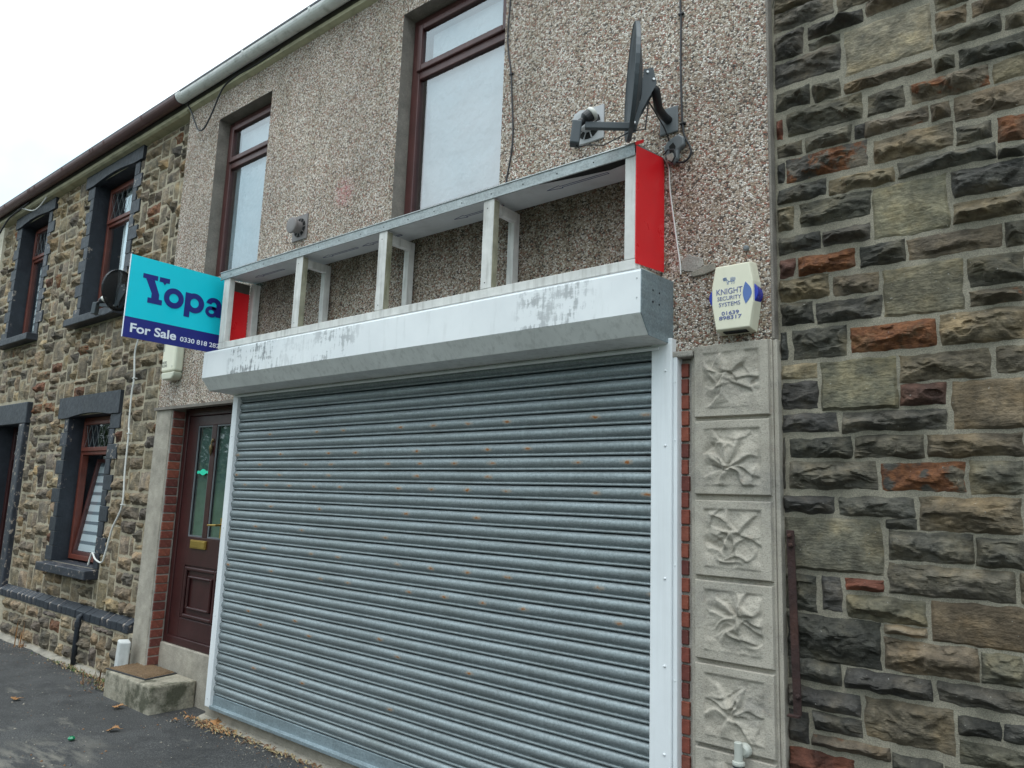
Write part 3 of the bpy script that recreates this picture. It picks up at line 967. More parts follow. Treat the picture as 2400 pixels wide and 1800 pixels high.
# chamfered plinth bricks
mb = MB(); mb.prism([(-.012, .415), (-.012, .488), (NY+.002, .535), (NY+.002, .415)], 0, .108, 'x')
pm = mb.mesh('plinth_brick', M['bluechip']); pm2 = MB().prism([(-.012, .415), (-.012, .488), (NY+.002, .535), (NY+.002, .415)], 0, .108, 'x').mesh('plinth_brick', M['bluepaint'])
r2 = random.Random(3)
x = -10.14; k = 0
while x < -6.84:
    o = link('plinth_brick', pm if r2.random() < .55 else pm2, hl)
    o.location = Vector(o.location) + Vector((x, r2.uniform(-.004, .002), r2.uniform(-.003, .003)))
    b = o.modifiers.new('bevel', 'BEVEL'); b.width = .006; b.segments = 2
    x += .114

# ---------- windows
def bars(mb, x0, x1, z0, z1, w, y0, y1, wb=None):
    wb = wb or w
    mb.box(x0, x0+w, y0, y1, z0, z1); mb.box(x1-w, x1, y0, y1, z0, z1)
    mb.box(x0+w+.0005, x1-w-.0005, y0, y1, z0, z0+wb); mb.box(x0+w+.0005, x1-w-.0005, y0, y1, z1-w, z1)
def lattice(x0, x1, z0, z1, y, dx, dz, r=.0035):
    mb = MB()
    w = x1-x0; h = z1-z0
    k = int((w/dx+h/dz))+2
    for s in (1, -1):
        for i in range(-k, k+1):
            # line z = z0 + s*(x - x0 - i*dx)*dz/dx
            pts = []
            for x in (x0, x1):
                z = z0+s*(x-x0-i*dx)*dz/dx
                if z0 <= z <= z1: pts.append((x, z))
            for z in (z0, z1):
                x = x0+i*dx+s*(z-z0)*dx/dz
                if x0 < x < x1: pts.append((x, z))
            if len(pts) >= 2:
                a, b = pts[0], pts[-1]
                if abs(a[0]-b[0]) > .02: mb.tube([(a[0], y, a[1]), (b[0], y, b[1])], r, 5)
    return mb
def window(parent, o, yf, fm, transom, fw=.06, lead=False, blind=None, gm=None, darkback=True, tilt=0, back='blind', bx=0):
    x0, x1, z0, z1 = o
    x0 += .004; x1 -= .004; z0 += .02; z1 -= .004
    mb = MB(); bars(mb, x0, x1, z0, z1, fw, yf, yf+.07)
    mb.box(x0+fw+.001, x1-fw-.001, yf+.001, yf+.069, transom-fw*.45, transom+fw*.45)
    wd = obj('window', mb, fm, parent, bevel=.006)
    # opening top light
    tx0, tx1 = x0+fw*.75, x1-fw*.75
    mb = MB(); bars(mb, tx0, tx1, transom+fw*.3, z1-fw*.75, .045, yf-.018, yf+.03)
    obj('top_light', mb, fm, wd, bevel=.007)
    ix0, ix1, iz0, iz1 = tx0+.044, tx1-.044, transom+fw*.3+.044, z1-fw*.75-.044
    mb = MB(); mb.add([(ix0, yf+.005, iz0), (ix1, yf+.005, iz0), (ix1, yf+.005, iz1), (ix0, yf+.005, iz1)], [(0, 1, 2, 3)]); obj('top_pane', mb, M['glass'], wd)
    if lead:
        obj('lead_lattice', lattice(ix0, ix1, iz0, iz1, yf-.002, .13, .25, .0019), M['greyplastic'], wd)
    jx0, jx1, jz0, jz1 = x0+fw*.9, x1-fw*.9, z0+fw*.9, transom-fw*.4
    if not tilt:
        mb = MB(); mb.add([(jx0, yf+.023, jz0), (jx1, yf+.023, jz0), (jx1, yf+.023, jz1), (jx0, yf+.023, jz1)], [(0, 1, 2, 3)]); obj('pane', mb, gm or M['glass'], wd)
    mb = MB(); mb.box(x0, x1, yf+.50, yf+.51, z0, z1); obj('dark_room', mb, M['dark'], wd)
    return wd, (jx0, jx1, jz0, jz1), (ix0, ix1, iz0, iz1)
# upper right neighbour window: plain curtain on its right half
wd, jr, ir = window(hl, OPEN[0], .225, M['redpvc'], 4.68, fw=.05, lead=True)
mb = MB()
for q, zt, zb in ((0, 4.64, 3.55),):
    n = 24
    vs = []; fs = []
    for i in range(n+1):
        t = i/n; x = jr[0]+(jr[1]-jr[0])*(.27+.73*t); y = .30+.012*math.sin(t*34)
        vs += [(x, y, zb), (x, y, zt+.42)]
    for i in range(n): fs.append((2*i, 2*i+2, 2*i+3, 2*i+1))
    mb.add(vs, fs)
obj('curtain', mb, M['blind'], wd, smooth=True)
def stripes(wd, x0, x1, z0, z1, y, n, parent=None, M4=None):
    h = (z1-z0)/n
    for k in range(n):
        for part, m in ((0, M['blind']), (1, M['blindstripe'])):
            mb = MB(); a = z0+k*h+(0 if part == 0 else h*.68); b = z0+k*h+(h*.68 if part == 0 else h)
            mb.box(x0, x1, y, y+.002, a, b-.0005)
            if M4: mb.v = [tuple(M4 @ Vector(p)) for p in mb.v]
            obj('blind_band', mb, m, wd)
wd, jr, ir = window(hl, OPEN[1], .225, M['redpvc'], 4.68, fw=.05, lead=True)
stripes(wd, jr[0]+.13, jr[1]-.01, jr[2]+.01, jr[3]-.06, .285, 9)
wd, jr, ir = window(hl, OPEN[2], .215, M['redpvc'], 2.04, fw=.05, lead=True, tilt=1)
# tilted-in casement
ax = Vector((0, .25, jr[2]))
M4 = Matrix.Translation(ax) @ Matrix.Rotation(R_(-8), 4, 'X') @ Matrix.Translation(-ax)
mb = MB(); bars(mb, jr[0]+.012, jr[1], jr[2], jr[3]-.03, .04, .225, .27)
mb.v = [tuple(M4 @ Vector(p)) for p in mb.v]; obj('tilted_casement', mb, M['brownpvc'], wd, bevel=.005)
mb = MB(); mb.add([(jr[0]+.05, .243, jr[2]+.04), (jr[1]-.038, .243, jr[2]+.04), (jr[1]-.038, .243, jr[3]-.07), (jr[0]+.05, .243, jr[3]-.07)], [(0, 1, 2, 3)])
mb.v = [tuple(M4 @ Vector(p)) for p in mb.v]; obj('pane', mb, M['glass'], wd)
stripes(wd, jr[0]+.056, jr[1]-.042, jr[2]+.045, jr[3]-.075, .262, 9, M4=M4)
mb = MB(); mb.box(jr[0]-.03, jr[0]+.20, .45, .452, jr[2], jr[3]); obj('net_curtain', mb, M['blind'], wd)
# neighbour's front door, mostly out of sight
mb = MB(); bars(mb, -11.245, -10.335, .16, 2.405, .07, .24, .31)
mb.box(-11.17, -10.41, .245, .30, 1.98, 2.05)
dn = obj('door', mb, M['doorred'], hl, bevel=.006)
mb = MB(); mb.box(-11.16, -10.42, .262, .30, .24, 1.975); obj('door_leaf', mb, M['doorred'], dn, bevel=.005)
mb = MB(); bars(mb, -10.80, -10.49, 1.15, 1.85, .03, .25, .264); obj('panel_moulding', mb, M['doorred'], dn, bevel=.006)
mb = MB(); bars(mb, -10.80, -10.49, .40, 1.0, .03, .25, .264); obj('panel_moulding', mb, M['doorred'], dn, bevel=.006)
mb = MB(); mb.add([(-11.17, .273, 2.055), (-10.41, .273, 2.055), (-10.41, .273, 2.33), (-11.17, .273, 2.33)], [(0, 1, 2, 3)]); obj('fanlight_pane', mb, M['glass'], dn)
obj('lead_lattice', lattice(-11.16, -10.41, 2.056, 2.33, .262, .13, .25, .0028), M['whitecord'], dn)
mb = MB(); mb.box(-11.245, -10.335, .46, .47, .16, 2.4); obj('dark_room', mb, M['dark'], dn)
mb = MB(); mb.box(-11.245, -10.335, -.1, .4, .0, .155); obj('doorstep', mb, M['step'], hl, bevel=.01)

# ---------- gutters
def gutter(parent, x0, x1, yc, zc, r, m, brk, joints, sq=False):
    mb = MB(); n = 10; prof = []
    for k in range(n+1):
        a = math.pi*k/n; prof.append((yc-r*math.cos(a), zc-r*math.sin(a)*1.02))
    for k in range(n, -1, -1):
        a = math.pi*k/n; prof.append((yc-(r-.006)*math.cos(a), zc-(r-.006)*math.sin(a)*1.02))
    mb.prism(prof, x0, x1, 'x')
    g = obj('gutter', mb, m, parent, smooth=False, bevel=0)
    for (xb, w) in brk:
        mb = MB(); prof = []
        for k in range(n+1):
            a = math.pi*k/n; prof.append((yc-(r+.007)*math.cos(a), zc+.008-(r+.007)*math.sin(a)*1.02))
        for k in range(n, -1, -1):
            a = math.pi*k/n; prof.append((yc-(r+.0006)*math.cos(a), zc+.004-(r+.0006)*math.sin(a)*1.02))
        mb.prism(prof, xb-w/2, xb+w/2, 'x'); obj('gutter_bracket', mb, m, g, bevel=0)
    return g
gutter(hl, -14, -6.80, -.095, 5.415, .062, M['browngutter'], [(-11.53, .03), (-10.66, .03), (-10.60, .02), (-10.44, .03), (-9.55, .03), (-8.75, .02), (-8.68, .03), (-8.40, .03), (-7.50, .03)], [])
mb = MB(); mb.box(-14, -6.76, -.03, .06, 5.335, 5.43); obj('fascia', mb, M['darkfascia'], hl)
mb = MB(); mb.prism([(-.012, 5.285), (-.034, 5.30), (-.034, 5.333), (NY, 5.334), (NY, 5.275)], -14, -6.765, 'x'); obj('cornice', mb, M['creamwood'], hl)
mb = MB(); mb.prism([(-.15, 5.44), (4.0, 8.2), (4.0, 8.05), (-.15, 5.425)], -14, -6.78, 'x'); obj('roof', mb, M['slate'], hl)

# ---------- the cream house beyond
hc = thing('cream_house', 'pale cream rendered house at the end of the terrace', 'house', (-15, .5, 0))
mb = MB(); mb.box(-22, -12.055, .03, 7.9, -.1, 5.27); obj('wall', mb, M['creamwall'], hc)
mb = MB(); mb.prism([(-.15, 5.44), (4.0, 8.2), (4.0, 8.05), (-.15, 5.425)], -22, -14.02, 'x'); obj('roof', mb, M['slate'], hc)
mb = MB(); mb.box(-22, -14.01, -.03, .06, 5.28, 5.42); obj('fascia', mb, M['darkfascia'], hc)

# ------------------------------------------------------------------ the shop
sh = thing('shop_building', 'pebbledashed two-storey shop building with brown windows and closed shutter', 'shop', (-4, .4, 0))
SW = (-6.175, -5.325, 3.50, 5.03); BW = (-3.705, -2.75, 3.50, 5.04)
mb = MB(); wallgrid(mb, -6.75, -1.14, 2.395, 5.42, [SW, BW], 0.0, .3)
mb.add([(-1.14, 0, .0), (-1.14, .3, .0), (-1.14, .3, 5.42), (-1.14, 0, 5.42)], [(0, 1, 2, 3)])
mb.add([(-6.75, 0, 2.395), (-6.75, .3, 2.395), (-6.75, .3, 5.42), (-6.75, 0, 5.42)], [(0, 3, 2, 1)])
mb.add([(-6.75, 0, 2.395), (-1.14, 0, 2.395), (-1.14, .3, 2.395), (-6.75, .3, 2.395)], [(0, 3, 2, 1)])
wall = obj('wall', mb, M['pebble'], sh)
for o in (SW, BW): reveals('reveal', o, .0005, .32, M['render'], sh)
# smooth render band at the left jambs and the verge strip on the right corner
mb = MB(); mb.box(-1.1435, -1.130, -.006, .05, 2.41, 5.4); obj('corner_bead', mb, M['render'], sh, bevel=.006)
mb = MB(); mb.box(-6.75, -1.14, .66, 8, -.1, 5.3); obj('body', mb, M['dark'], sh)
mb = MB(); mb.prism([(-.15, 5.44), (4.0, 8.2), (4.0, 8.05), (-.15, 5.425)], -6.77, -1.2, 'x'); obj('roof', mb, M['slate'], sh)
mb = MB(); mb.box(-6.745, -1.14, -.03, .05, 5.335, 5.43); obj('fascia', mb, M['darkfascia'], sh)
mb = MB(); mb.prism([(-.012, 5.285), (-.04, 5.30), (-.04, 5.333), (.0, 5.334), (.0, 5.28)], -6.755, -1.14, 'x'); obj('cornice', mb, M['creamwood'], sh)
gutter(sh, -6.78, -1.1, -.095, 5.41, .058, M['greygutter'], [(-6.75, .06), (-6.70, .02), (-5.60, .025), (-4.65, .025), (-3.7, .025), (-2.8, .025)], [])
# upstairs windows
for o, tr, lead in ((SW, 4.60, 0), (BW, 4.60, 0)):
    wd, jr, ir = window(sh, o, .105, M['brownpvc'], tr, fw=.075)
    mb = MB(); mb.box(jr[0]+.05, jr[1]-.004, .155, .158, jr[2]+.005, jr[3]-.002); obj('blind', mb, M['film'], wd)
    mb = MB(); mb.box(ir[0]+.05, ir[1]-.004, .155, .158, ir[2]+.005, ir[3]-.03); obj('blind', mb, M['film'], wd)
# smooth patch where the jamb render is cracked
# left jamb strip, door reveal bricks
mb = MB(); mb.box(-6.745, -6.475, -.012, .3, -.02, 2.392); obj('jamb', mb, M['roughcast'], sh, bevel=.01)
mb = MB(); mb.prism([(-.03, 2.375), (-.03, 2.40), (.02, 2.41), (.02, 2.37)], -6.76, -5.38, 'x'); obj('lintel_edge', mb, M['render'], sh)
mb = MB(); mb.box(-6.4745, -6.462, .0, .30, .2, 2.37); br = obj('brick_reveal', mb, M['mortar_brick'], sh)
bm_ = MB().box(-.014, .0, -.052, .052, -.0325, .0325).mesh('brick', M['brick'])
r2 = random.Random(9)
for k in range(29):
    o = link('brick', bm_, br)
    o.location = (-6.452 + r2.uniform(-.003, .003), .056 + r2.uniform(-.004, .004), .245+.0745*k)
    o.scale = (1, r2.uniform(.94, 1.03), r2.uniform(.93, 1.03))
    b = o.modifiers.new('bevel', 'BEVEL'); b.width = .005; b.segments = 2
# door
DY = .115
mb = MB(); bars(mb, -6.46, -5.46, .40, 2.385, .065, DY, DY+.07)
dr = obj('door', mb, M['doorred'], sh, bevel=.006)
mb = MB()
L_, Rr = -6.393, -5.527
mb.box(L_, L_+.155, DY+.012, DY+.055, .465, 2.318); mb.box(Rr-.155, Rr, DY+.012, DY+.055, .465, 2.318)
mb.box(L_+.1551, Rr-.1551, DY+.0125, DY+.055, 2.232, 2.317); mb.box(L_+.1551, Rr-.1551, DY+.0125, DY+.055, 1.05, 1.288); mb.box(L_+.1551, Rr-.1551, DY+.0125, DY+.055, .466, .62)
mb.box(-6.0, -5.925, DY+.012, DY+.0545, 1.2881, 2.2319)
obj('door_leaf', mb, M['doorred'], dr, bevel=.004)
mb = MB(); mb.box(L_+.155, Rr-.155, DY+.025, DY+.05, .62, 1.05); obj('door_panel', mb, M['doorred'], dr)
for i, (a, b, c, d, w) in enumerate(((-6.215, -5.705, .63, 1.04, .03), (-6.15, -5.77, .70, .97, .022))):
    mb = MB(); bars(mb, a, b, c, d, w, DY+.002, DY+.026); obj('panel_moulding', mb, M['doorred'], dr, bevel=.009)
for a, b in ((-6.238, -6.0), (-5.925, -5.682)):
    mb = MB(); mb.add([(a, DY+.031, 1.288), (b, DY+.031, 1.288), (b, DY+.031, 2.232), (a, DY+.031, 2.232)], [(0, 1, 2, 3)]); obj('pane', mb, M['doorglass'], dr)
    mb = MB(); mb.box(a, b, DY+.045, DY+.047, 1.288, 2.232); obj('obscure_film', mb, M['frost'], dr)
    mb = MB(); bars(mb, a+.001, b-.001, 1.289, 2.231, .011, DY+.018, DY+.0275); obj('glazing_bead', mb, M['greyplastic'], dr)
mb = MB(); mb.box(-6.46, -5.46, DY+.30, DY+.31, .4, 2.38); obj('dark_room', mb, M['dark'], dr)
mb = MB(); mb.box(-6.155, -5.905, DY-.002, DY+.0125, 1.195, 1.265); mb.box(-6.145, -5.915, DY-.007, DY-.0025, 1.205, 1.257); obj('letterbox', mb, M['brass'], dr, bevel=.003)
mb = MB(); mb.box(-5.70, -5.665, DY-.004, DY+.012, 1.30, 1.46); mb.tube([(-5.682, DY-.004, 1.405), (-5.682, DY-.05, 1.405), (-5.80, DY-.055, 1.40)], [.009, .009, .008], 8); obj('handle', mb, M['brass'], dr, bevel=.002)
mb = MB()
mb.lathe(Matrix.Translation((-5.963, DY+.012, 2.10)) @ Matrix.Rotation(R_(90), 4, 'X'), [(.016, 0), (.018, .006), (.008, .014)], 10)
mb.lathe(Matrix.Translation((-5.963, DY-.002, 1.985)), [(.003, -.015), (.009, 0), (.015, .035), (.018, .06), (.009, .075), (.005, .09), (.008, .10), (.003, .115)], 10)
obj('knocker', mb, M['bronze'], dr, smooth=True)
mb = MB(); mb.prism([(-6.21, 1.83), (-6.20, 1.845), (-6.16, 1.842), (-6.12, 1.86), (-6.085, 1.855), (-6.05, 1.84), (-6.015, 1.85), (-6.015, 1.815), (-6.05, 1.825), (-6.085, 1.81), (-6.12, 1.806), (-6.16, 1.822), (-6.20, 1.818)], DY+.0265, DY+.0278, 'y')
obj('sticker', mb, M['mint'], dr)
mb = MB(); mb.box(-6.463, -5.40, .095, DY+.06, -.02, .398); obj('threshold', mb, M['roughcast'], sh, bevel=.008)
# wall between door and shutter, plinth under the shutter
mb = MB(); mb.box(-5.455, -5.33, .002, .3, -.02, 2.39); obj('door_post', mb, M['render'], sh)
mb = MB(); mb.box(-5.47, -1.60, .0, .25, -.02, .10); obj('shutter_plinth', mb, M['concrete'], sh, bevel=.01)
mb = MB(); mb.box(-5.33, -1.60, .06, .09, .1, 2.39); obj('shop_window_back', mb, M['dark'], sh)
# right reveal bricks
mb = MB(); mb.box(-1.64, -1.512, .02, .3, -.02, 2.36); br = obj('brick_pier', mb, M['mortar_brick'], sh)
r2 = random.Random(19)
bm2 = MB().box(-.024, .024, -.010, .012, -.0325, .0325).mesh('brick', M['brick'])
for k in range(31):
    o = link('brick', bm2, br)
    o.location = (-1.562+r2.uniform(-.003, .004), .016+r2.uniform(-.002, .002), .06+.075*k)
    o.scale = (r2.uniform(.80, 1.0), 1, r2.uniform(.92, 1.04))
    b = o.modifiers.new('bevel', 'BEVEL'); b.width = .004; b.segments = 2
mb = MB(); mb.box(-1.605, -1.5, -.04, .05, 2.365, 2.394); obj('broken_ledge', mb, M['mortar_brick'], sh, bevel=.006)
# carved tile pillar
mb = MB(); mb.box(-1.518, -1.142, -.008, .3, -.02, 2.41); mb.box(-1.142, -1.122, .0, .06, -.02, 2.41)
pil = obj('pillar', mb, M['cast'], sh, bevel=.004)
TZ = [(2.083, 2.408), (1.740, 2.063), (1.390, 1.711), (1.042, 1.367), (.700, 1.020), (.357, .680), (.02, .337)]
def tile(x0, x1, z0, z1, seed):
    mb = MB(); n = 80
    w = x1-x0; h = z1-z0; vs = []; fs = []
    r3 = random.Random(seed)
    # sweeping leaf-like ridges: signed curves with a sharp drop on one side
    rid = []
    ox, oz = r3.uniform(.42, .66), r3.uniform(.42, .6)
    nb = r3.choice((6, 7, 7, 8)); a0 = r3.uniform(0, 1)
    for i in range(nb):                    # blades fanning out from one point
        a = a0+6.2832*i/nb+r3.uniform(-.25, .25); ln = r3.uniform(.17, .24)
        rid.append((ox+math.cos(a)*ln*1.0, oz+math.sin(a)*ln*1.0, a, ln*1.15, r3.uniform(.07, .14), r3.uniform(-2.0, 2.0), r3.uniform(.012, .021)))
    for i in range(11):
        a = r3.uniform(0, 6.28)
        rid.append((r3.uniform(.2, .8), r3.uniform(.2, .8), a, r3.uniform(.10, .22), r3.uniform(.03, .065), r3.uniform(-3, 3), r3.uniform(.006, .013)*r3.choice((1, 1, -1))))
    sd = Vector((seed*3.7, seed*1.3, 0))
    for j in range(n+1):
        for i in range(n+1):
            u = i/n; v = j/n
            d = min(u-.11, .89-u, v-.10, .90-v)
            t = max(0, min(1, d/.035)); t = t*t*(3-2*t)
            q = Vector((u*3.2, v*3.2, 0))+sd
            wx = .075*mnoise.noise(q*1.3); wz = .075*mnoise.noise(q*1.3+Vector((9, 4, 2)))
            b = -.001+.009*fbm(q*1.6, 4)+.011*max(0, 1-(v-.1)/.35)**2
            for (cx, cz, a, ln, wd_, cu, hh) in rid:
                du = u+wx-cx; dv = v+wz-cz
                s_ = du*math.cos(a)+dv*math.sin(a); p_ = -du*math.sin(a)+dv*math.cos(a) - cu*s_*s_
                if abs(s_) > ln: continue
                env = math.cos(s_/ln*1.5708)
                # rises slowly from one side, breaks sharply at the crest
                if p_ > 0: pr_ = math.exp(-(p_/wd_)**2)
                else: pr_ = math.exp(-(p_/(wd_*.16))**2)
                b += hh*env*pr_
            b += .003*fbm(q*4.5, 3)+.0015*fbm(q*13, 2)
            bowl = .004
            vs.append((x0+w*u, -.028 + (1-t)*0 + t*(.006-b), z0+h*v))
    for j in range(n):
        for i in range(n):
            k = j*(n+1)+i; fs.append((k, k+1, k+n+2, k+n+1))
    b0 = len(vs); c = [0, n, (n+1)**2-1, n*(n+1)]
    vs += [(x0-.003, -.006, z0-.003), (x1+.003, -.006, z0-.003), (x1+.003, -.006, z1+.003), (x0-.003, -.006, z1+.003)]
    rows = [[i for i in range(n+1)], [j*(n+1)+n for j in range(n+1)], [n*(n+1)+n-i for i in range(n+1)], [(n-j)*(n+1) for j in range(n+1)]]
    for e, row in enumerate(rows):
        fs.append(tuple(row) + (b0+(e+1) % 4, b0+e))
    mb.add(vs, fs)
    return mb
for k, (a, b) in enumerate(TZ):
    o = obj('carved_tile', tile(-1.494, -1.153, a, b, k+3), M['cast'], pil)
    o.data.polygons.foreach_set('use_smooth', [len(p.vertices) == 4 for p in o.data.polygons])
# grey cement patches on the pebbledash
def patch(name, pts, y0, m, seed, par):
    mb = MB(); mb.prism(pts, y0, .0, 'y'); return obj(name, mb, m, par, bevel=.004)
patch('cement_patch', [(-1.575, 2.80), (-1.565, 2.845), (-1.535, 2.868), (-1.50, 2.85), (-1.462, 2.838), (-1.455, 2.80), (-1.50, 2.775), (-1.55, 2.785)], -.006, M['mortar_brick'], 1, wall)
patch('cement_patch', [(-1.52, 2.772), (-1.45, 2.795), (-1.40, 2.80), (-1.395, 2.765), (-1.45, 2.752), (-1.51, 2.75)], -.012, M['concrete'], 2, wall)

# ------------------------------------------------------------------ roller shutter
rs = thing('roller_shutter', 'closed galvanised roller shutter with white hood box and guide rails', 'roller shutter', (-3.5, -.05, .09))
GL, GR = -5.33, -1.703
YS = -.02
def lath(z_top, seed, rust):
    r3 = random.Random(seed)
    P = [(0, .022), (0, .008), (.025, .001), (.07, -.006), (.15, -.0118), (.27, -.0155), (.42, -.016), (.54, -.0135), (.64, -.0085), (.70, -.003), (.725, .0015), (.742, -.0005), (.78, -.0055), (.83, -.0075), (.89, -.0078), (.925, -.0045), (.935, .006), (.94, .022)]
    nx = 26; vs = []; fs = []; uv = []
    ph = r3.uniform(0, 1)
    for i in range(nx+1):
        x = GL-.01+(GR-GL+.02)*i/nx
        dz = .0016*mnoise.noise(Vector((x*1.3, seed*.37, 0))); dy = .002*mnoise.noise(Vector((x*.9, seed*.61, 4)))
        for (t, y) in P:
            vs.append((x, YS+y+.0075+dy, z_top-t*.0752+dz))
            uv.append((x/.285+ph, t))
    n = len(P)
    for i in range(nx):
        for k in range(n-1):
            fs.append((i*n+k, i*n+k+1, (i+1)*n+k+1, (i+1)*n+k))
    mb = MB(); mb.cc = (rust, rust, rust, 1); mb.add(vs, fs)
    me = mb.mesh('slat', M['lath'], True, True)
    ul = me.uv_layers.new(name='UVMap')
    for lp in me.loops: ul.data[lp.index].uv = uv[lp.vertex_index]
    return me
zg1 = 2.288    # groove below the first partly hidden lath
RUSTY = {3: .7, 5: .6, 6: .7, 7: .35, 8: .85, 10: .3, 12: .25, 14: .7, 16: .75, 20: .25, 21: .3, 25: .2}
for k in range(-1, 29):
    link('slat', lath(zg1-(k-1)*.075, k+50, RUSTY.get(k, .0)), rs)
zb = zg1-28*.075
mb = MB(); mb.prism([(YS+.02, zb), (YS-.004, zb), (YS-.006, zb-.066), (YS-.03, zb-.07), (YS-.03, zb-.092), (YS+.02, zb-.092)], GL-.004, GR+.004, 'x')
obj('bottom_rail', mb, M['galv_end'], rs, bevel=.002)
mb = MB(); mb.box(-5.40, GL, -.05, .0, .105, 2.46); obj('guide_rail', mb, M['whitemetal'], rs, bevel=.004)
mb = MB(); mb.box(GR, -1.597, -.05, .0, .105, 2.46); obj('guide_rail', mb, M['whitemetal'], rs, bevel=.005)
mb = MB(); mb.box(-1.5965, -1.575, -.038, .02, .105, 2.375); obj('trim_strip', mb, M['whitemetal'], rs, bevel=.005)
for z in (2.305, 1.955, 1.36, .985, .62, .3):
    mb = MB(); mb.lathe(Matrix.Translation((-1.628, -.05, z)) @ Matrix.Rotation(R_(90), 4, 'X'), [(.0065, 0), (.006, .003), (.003, .005)], 10); obj('rivet', mb, M['whitemetal'], rs, smooth=True)
for z in (2.25, 1.98, 1.42, .93, .5):
    mb = MB(); mb.lathe(Matrix.Translation((-1.585, -.038, z)) @ Matrix.Rotation(R_(90), 4, 'X'), [(.004, 0), (.003, .003)], 8); obj('rivet', mb, M['whitemetal'], rs)
for z in (.16, .75, 1.4, 2.1):
    mb = MB(); mb.lathe(Matrix.Translation((-5.365, -.05, z)) @ Matrix.Rotation(R_(90), 4, 'X'), [(.003, 0), (.003, .002)], 8); obj('rivet', mb, M['greyplastic'], rs)
# hood: front sheet, sloping underside, end plates, flashing
HL, HR = -5.432, -1.618
FY = -.305
mb = MB(); mb.prism([(FY, 2.527), (FY, 2.722), (FY+.004, 2.727), (FY+.012, 2.727), (FY+.012, 2.527)], HL, HR, 'x'); hood = obj('hood_front', mb, M['hood'], rs, bevel=.002)
mb = MB(); mb.prism([(FY+.0005, 2.5262), (FY+.07, 2.44), (-.045, 2.432), (-.045, 2.445), (FY+.076, 2.453), (FY+.012, 2.5262)], HL+.0005, HR-.0005, 'x'); obj('hood_underside', mb, M['hood_grime'], rs, bevel=.002)
mb = MB(); mb.prism([(FY+.013, 2.7275), (FY+.013, 2.735), (0, 2.745), (0, 2.735)], HL, HR, 'x'); obj('hood_top', mb, M['whitemetal'], rs)
mb = MB(); mb.prism([(-.06, 2.405), (-.064, 2.416), (-.045, 2.431), (-.02, 2.431), (-.02, 2.424), (-.05, 2.42)], -5.36, -1.66, 'x'); obj('hood_lip', mb, M['whitemetal'], rs)
ep = [(FY-.001, 2.526), (FY-.001, 2.729), (.0, 2.746), (.0, 2.436), (FY+.071, 2.438)]
mb = MB(); mb.prism(ep, HR+.0002, HR+.004, 'x'); e1 = obj('end_plate', mb, M['galv_end'], rs)
mb = MB(); mb.prism(ep, HL-.004, HL-.0002, 'x'); obj('end_plate', mb, M['whitemetal'], rs)
for (y, z) in ((-.20, 2.60), (-.14, 2.60), (-.20, 2.655), (-.14, 2.655)):
    mb = MB(); mb.lathe(Matrix.Translation((HR+.004, y, z)) @ Matrix.Rotation(R_(90), 4, 'Y'), [(.005, 0), (.004, .002)], 8); obj('rivet', mb, M['darkhole'], e1)
for z in (2.69, 2.60):
    mb = MB(); mb.lathe(Matrix.Translation((HR-.02, FY, z)) @ Matrix.Rotation(R_(90), 4, 'X'), [(.004, 0), (.003, .003)], 8); obj('screw', mb, M['steel'], hood)

# ------------------------------------------------------------------ stripped sign frame above
sf = thing('sign_frame', 'empty white timber shop sign frame with red end panels above the shutter hood', 'sign frame', (-3.5, -.14, 2.747))
SY = -.275
SL, SR = -5.30, -1.664
def post(x0, x1, y0, y1, z0, z1, m, name='post', top=None):
    mb = MB(); mb.box(x0, x1, y0, y1, z0, z1); return obj(name, mb, m, sf, bevel=.003)
# bottom rail
mb = MB(); mb.box(SL-.0, SR, SY, SY+.05, 2.747, 2.795); obj('bottom_rail', mb, M['whitewood'], sf, bevel=.003)
# uprights, front and wall side, with a short tie between them at the top
for x in (-4.352, -3.483, -2.616):
    f = post(x, x+.075, SY, SY+.045, 2.796, 3.30, M['whitewood'])
    mb = MB(); mb.box(x+.0755, x+.0775, SY+.002, SY+.043, 2.8, 3.29); obj('mossy_side', mb, M['mossywood'], f)
    post(x+.0, x+.045, -.062, -.012, 2.76, 3.298, M['whitewood'])
    mb = MB(); mb.box(x+.02, x+.06, SY+.0455, -.0625, 3.235, 3.29); obj('tie', mb, M['whitewood'], sf, bevel=.003)
    mb = MB(); mb.box(x+.005, x+.045, SY+.051, -.0, 2.752, 2.79); obj('tie', mb, M['mossywood'], sf, bevel=.003)
    for z in (2.83, 3.25):
        mb = MB(); mb.lathe(Matrix.Translation((x+.03, SY, z)) @ Matrix.Rotation(R_(90), 4, 'X'), [(.004, 0), (.003, .001)], 6); obj('nail', mb, M['darkhole'], sf)
post(SL+.002, SL+.085, SY, SY+.045, 2.796, 3.30, M['whitewood'])
post(SL+.03, SL+.085, -.065, -.01, 2.76, 3.30, M['whitewood'])
post(SR-.06, SR-.003, SY, SY+.045, 2.796, 3.30, M['whitewood'])
mb = MB(); mb.box(SL+.0, SL+.02, SY+.0455, -.0655, 3.22, 3.30); obj('tie', mb, M['darkfascia'], sf)
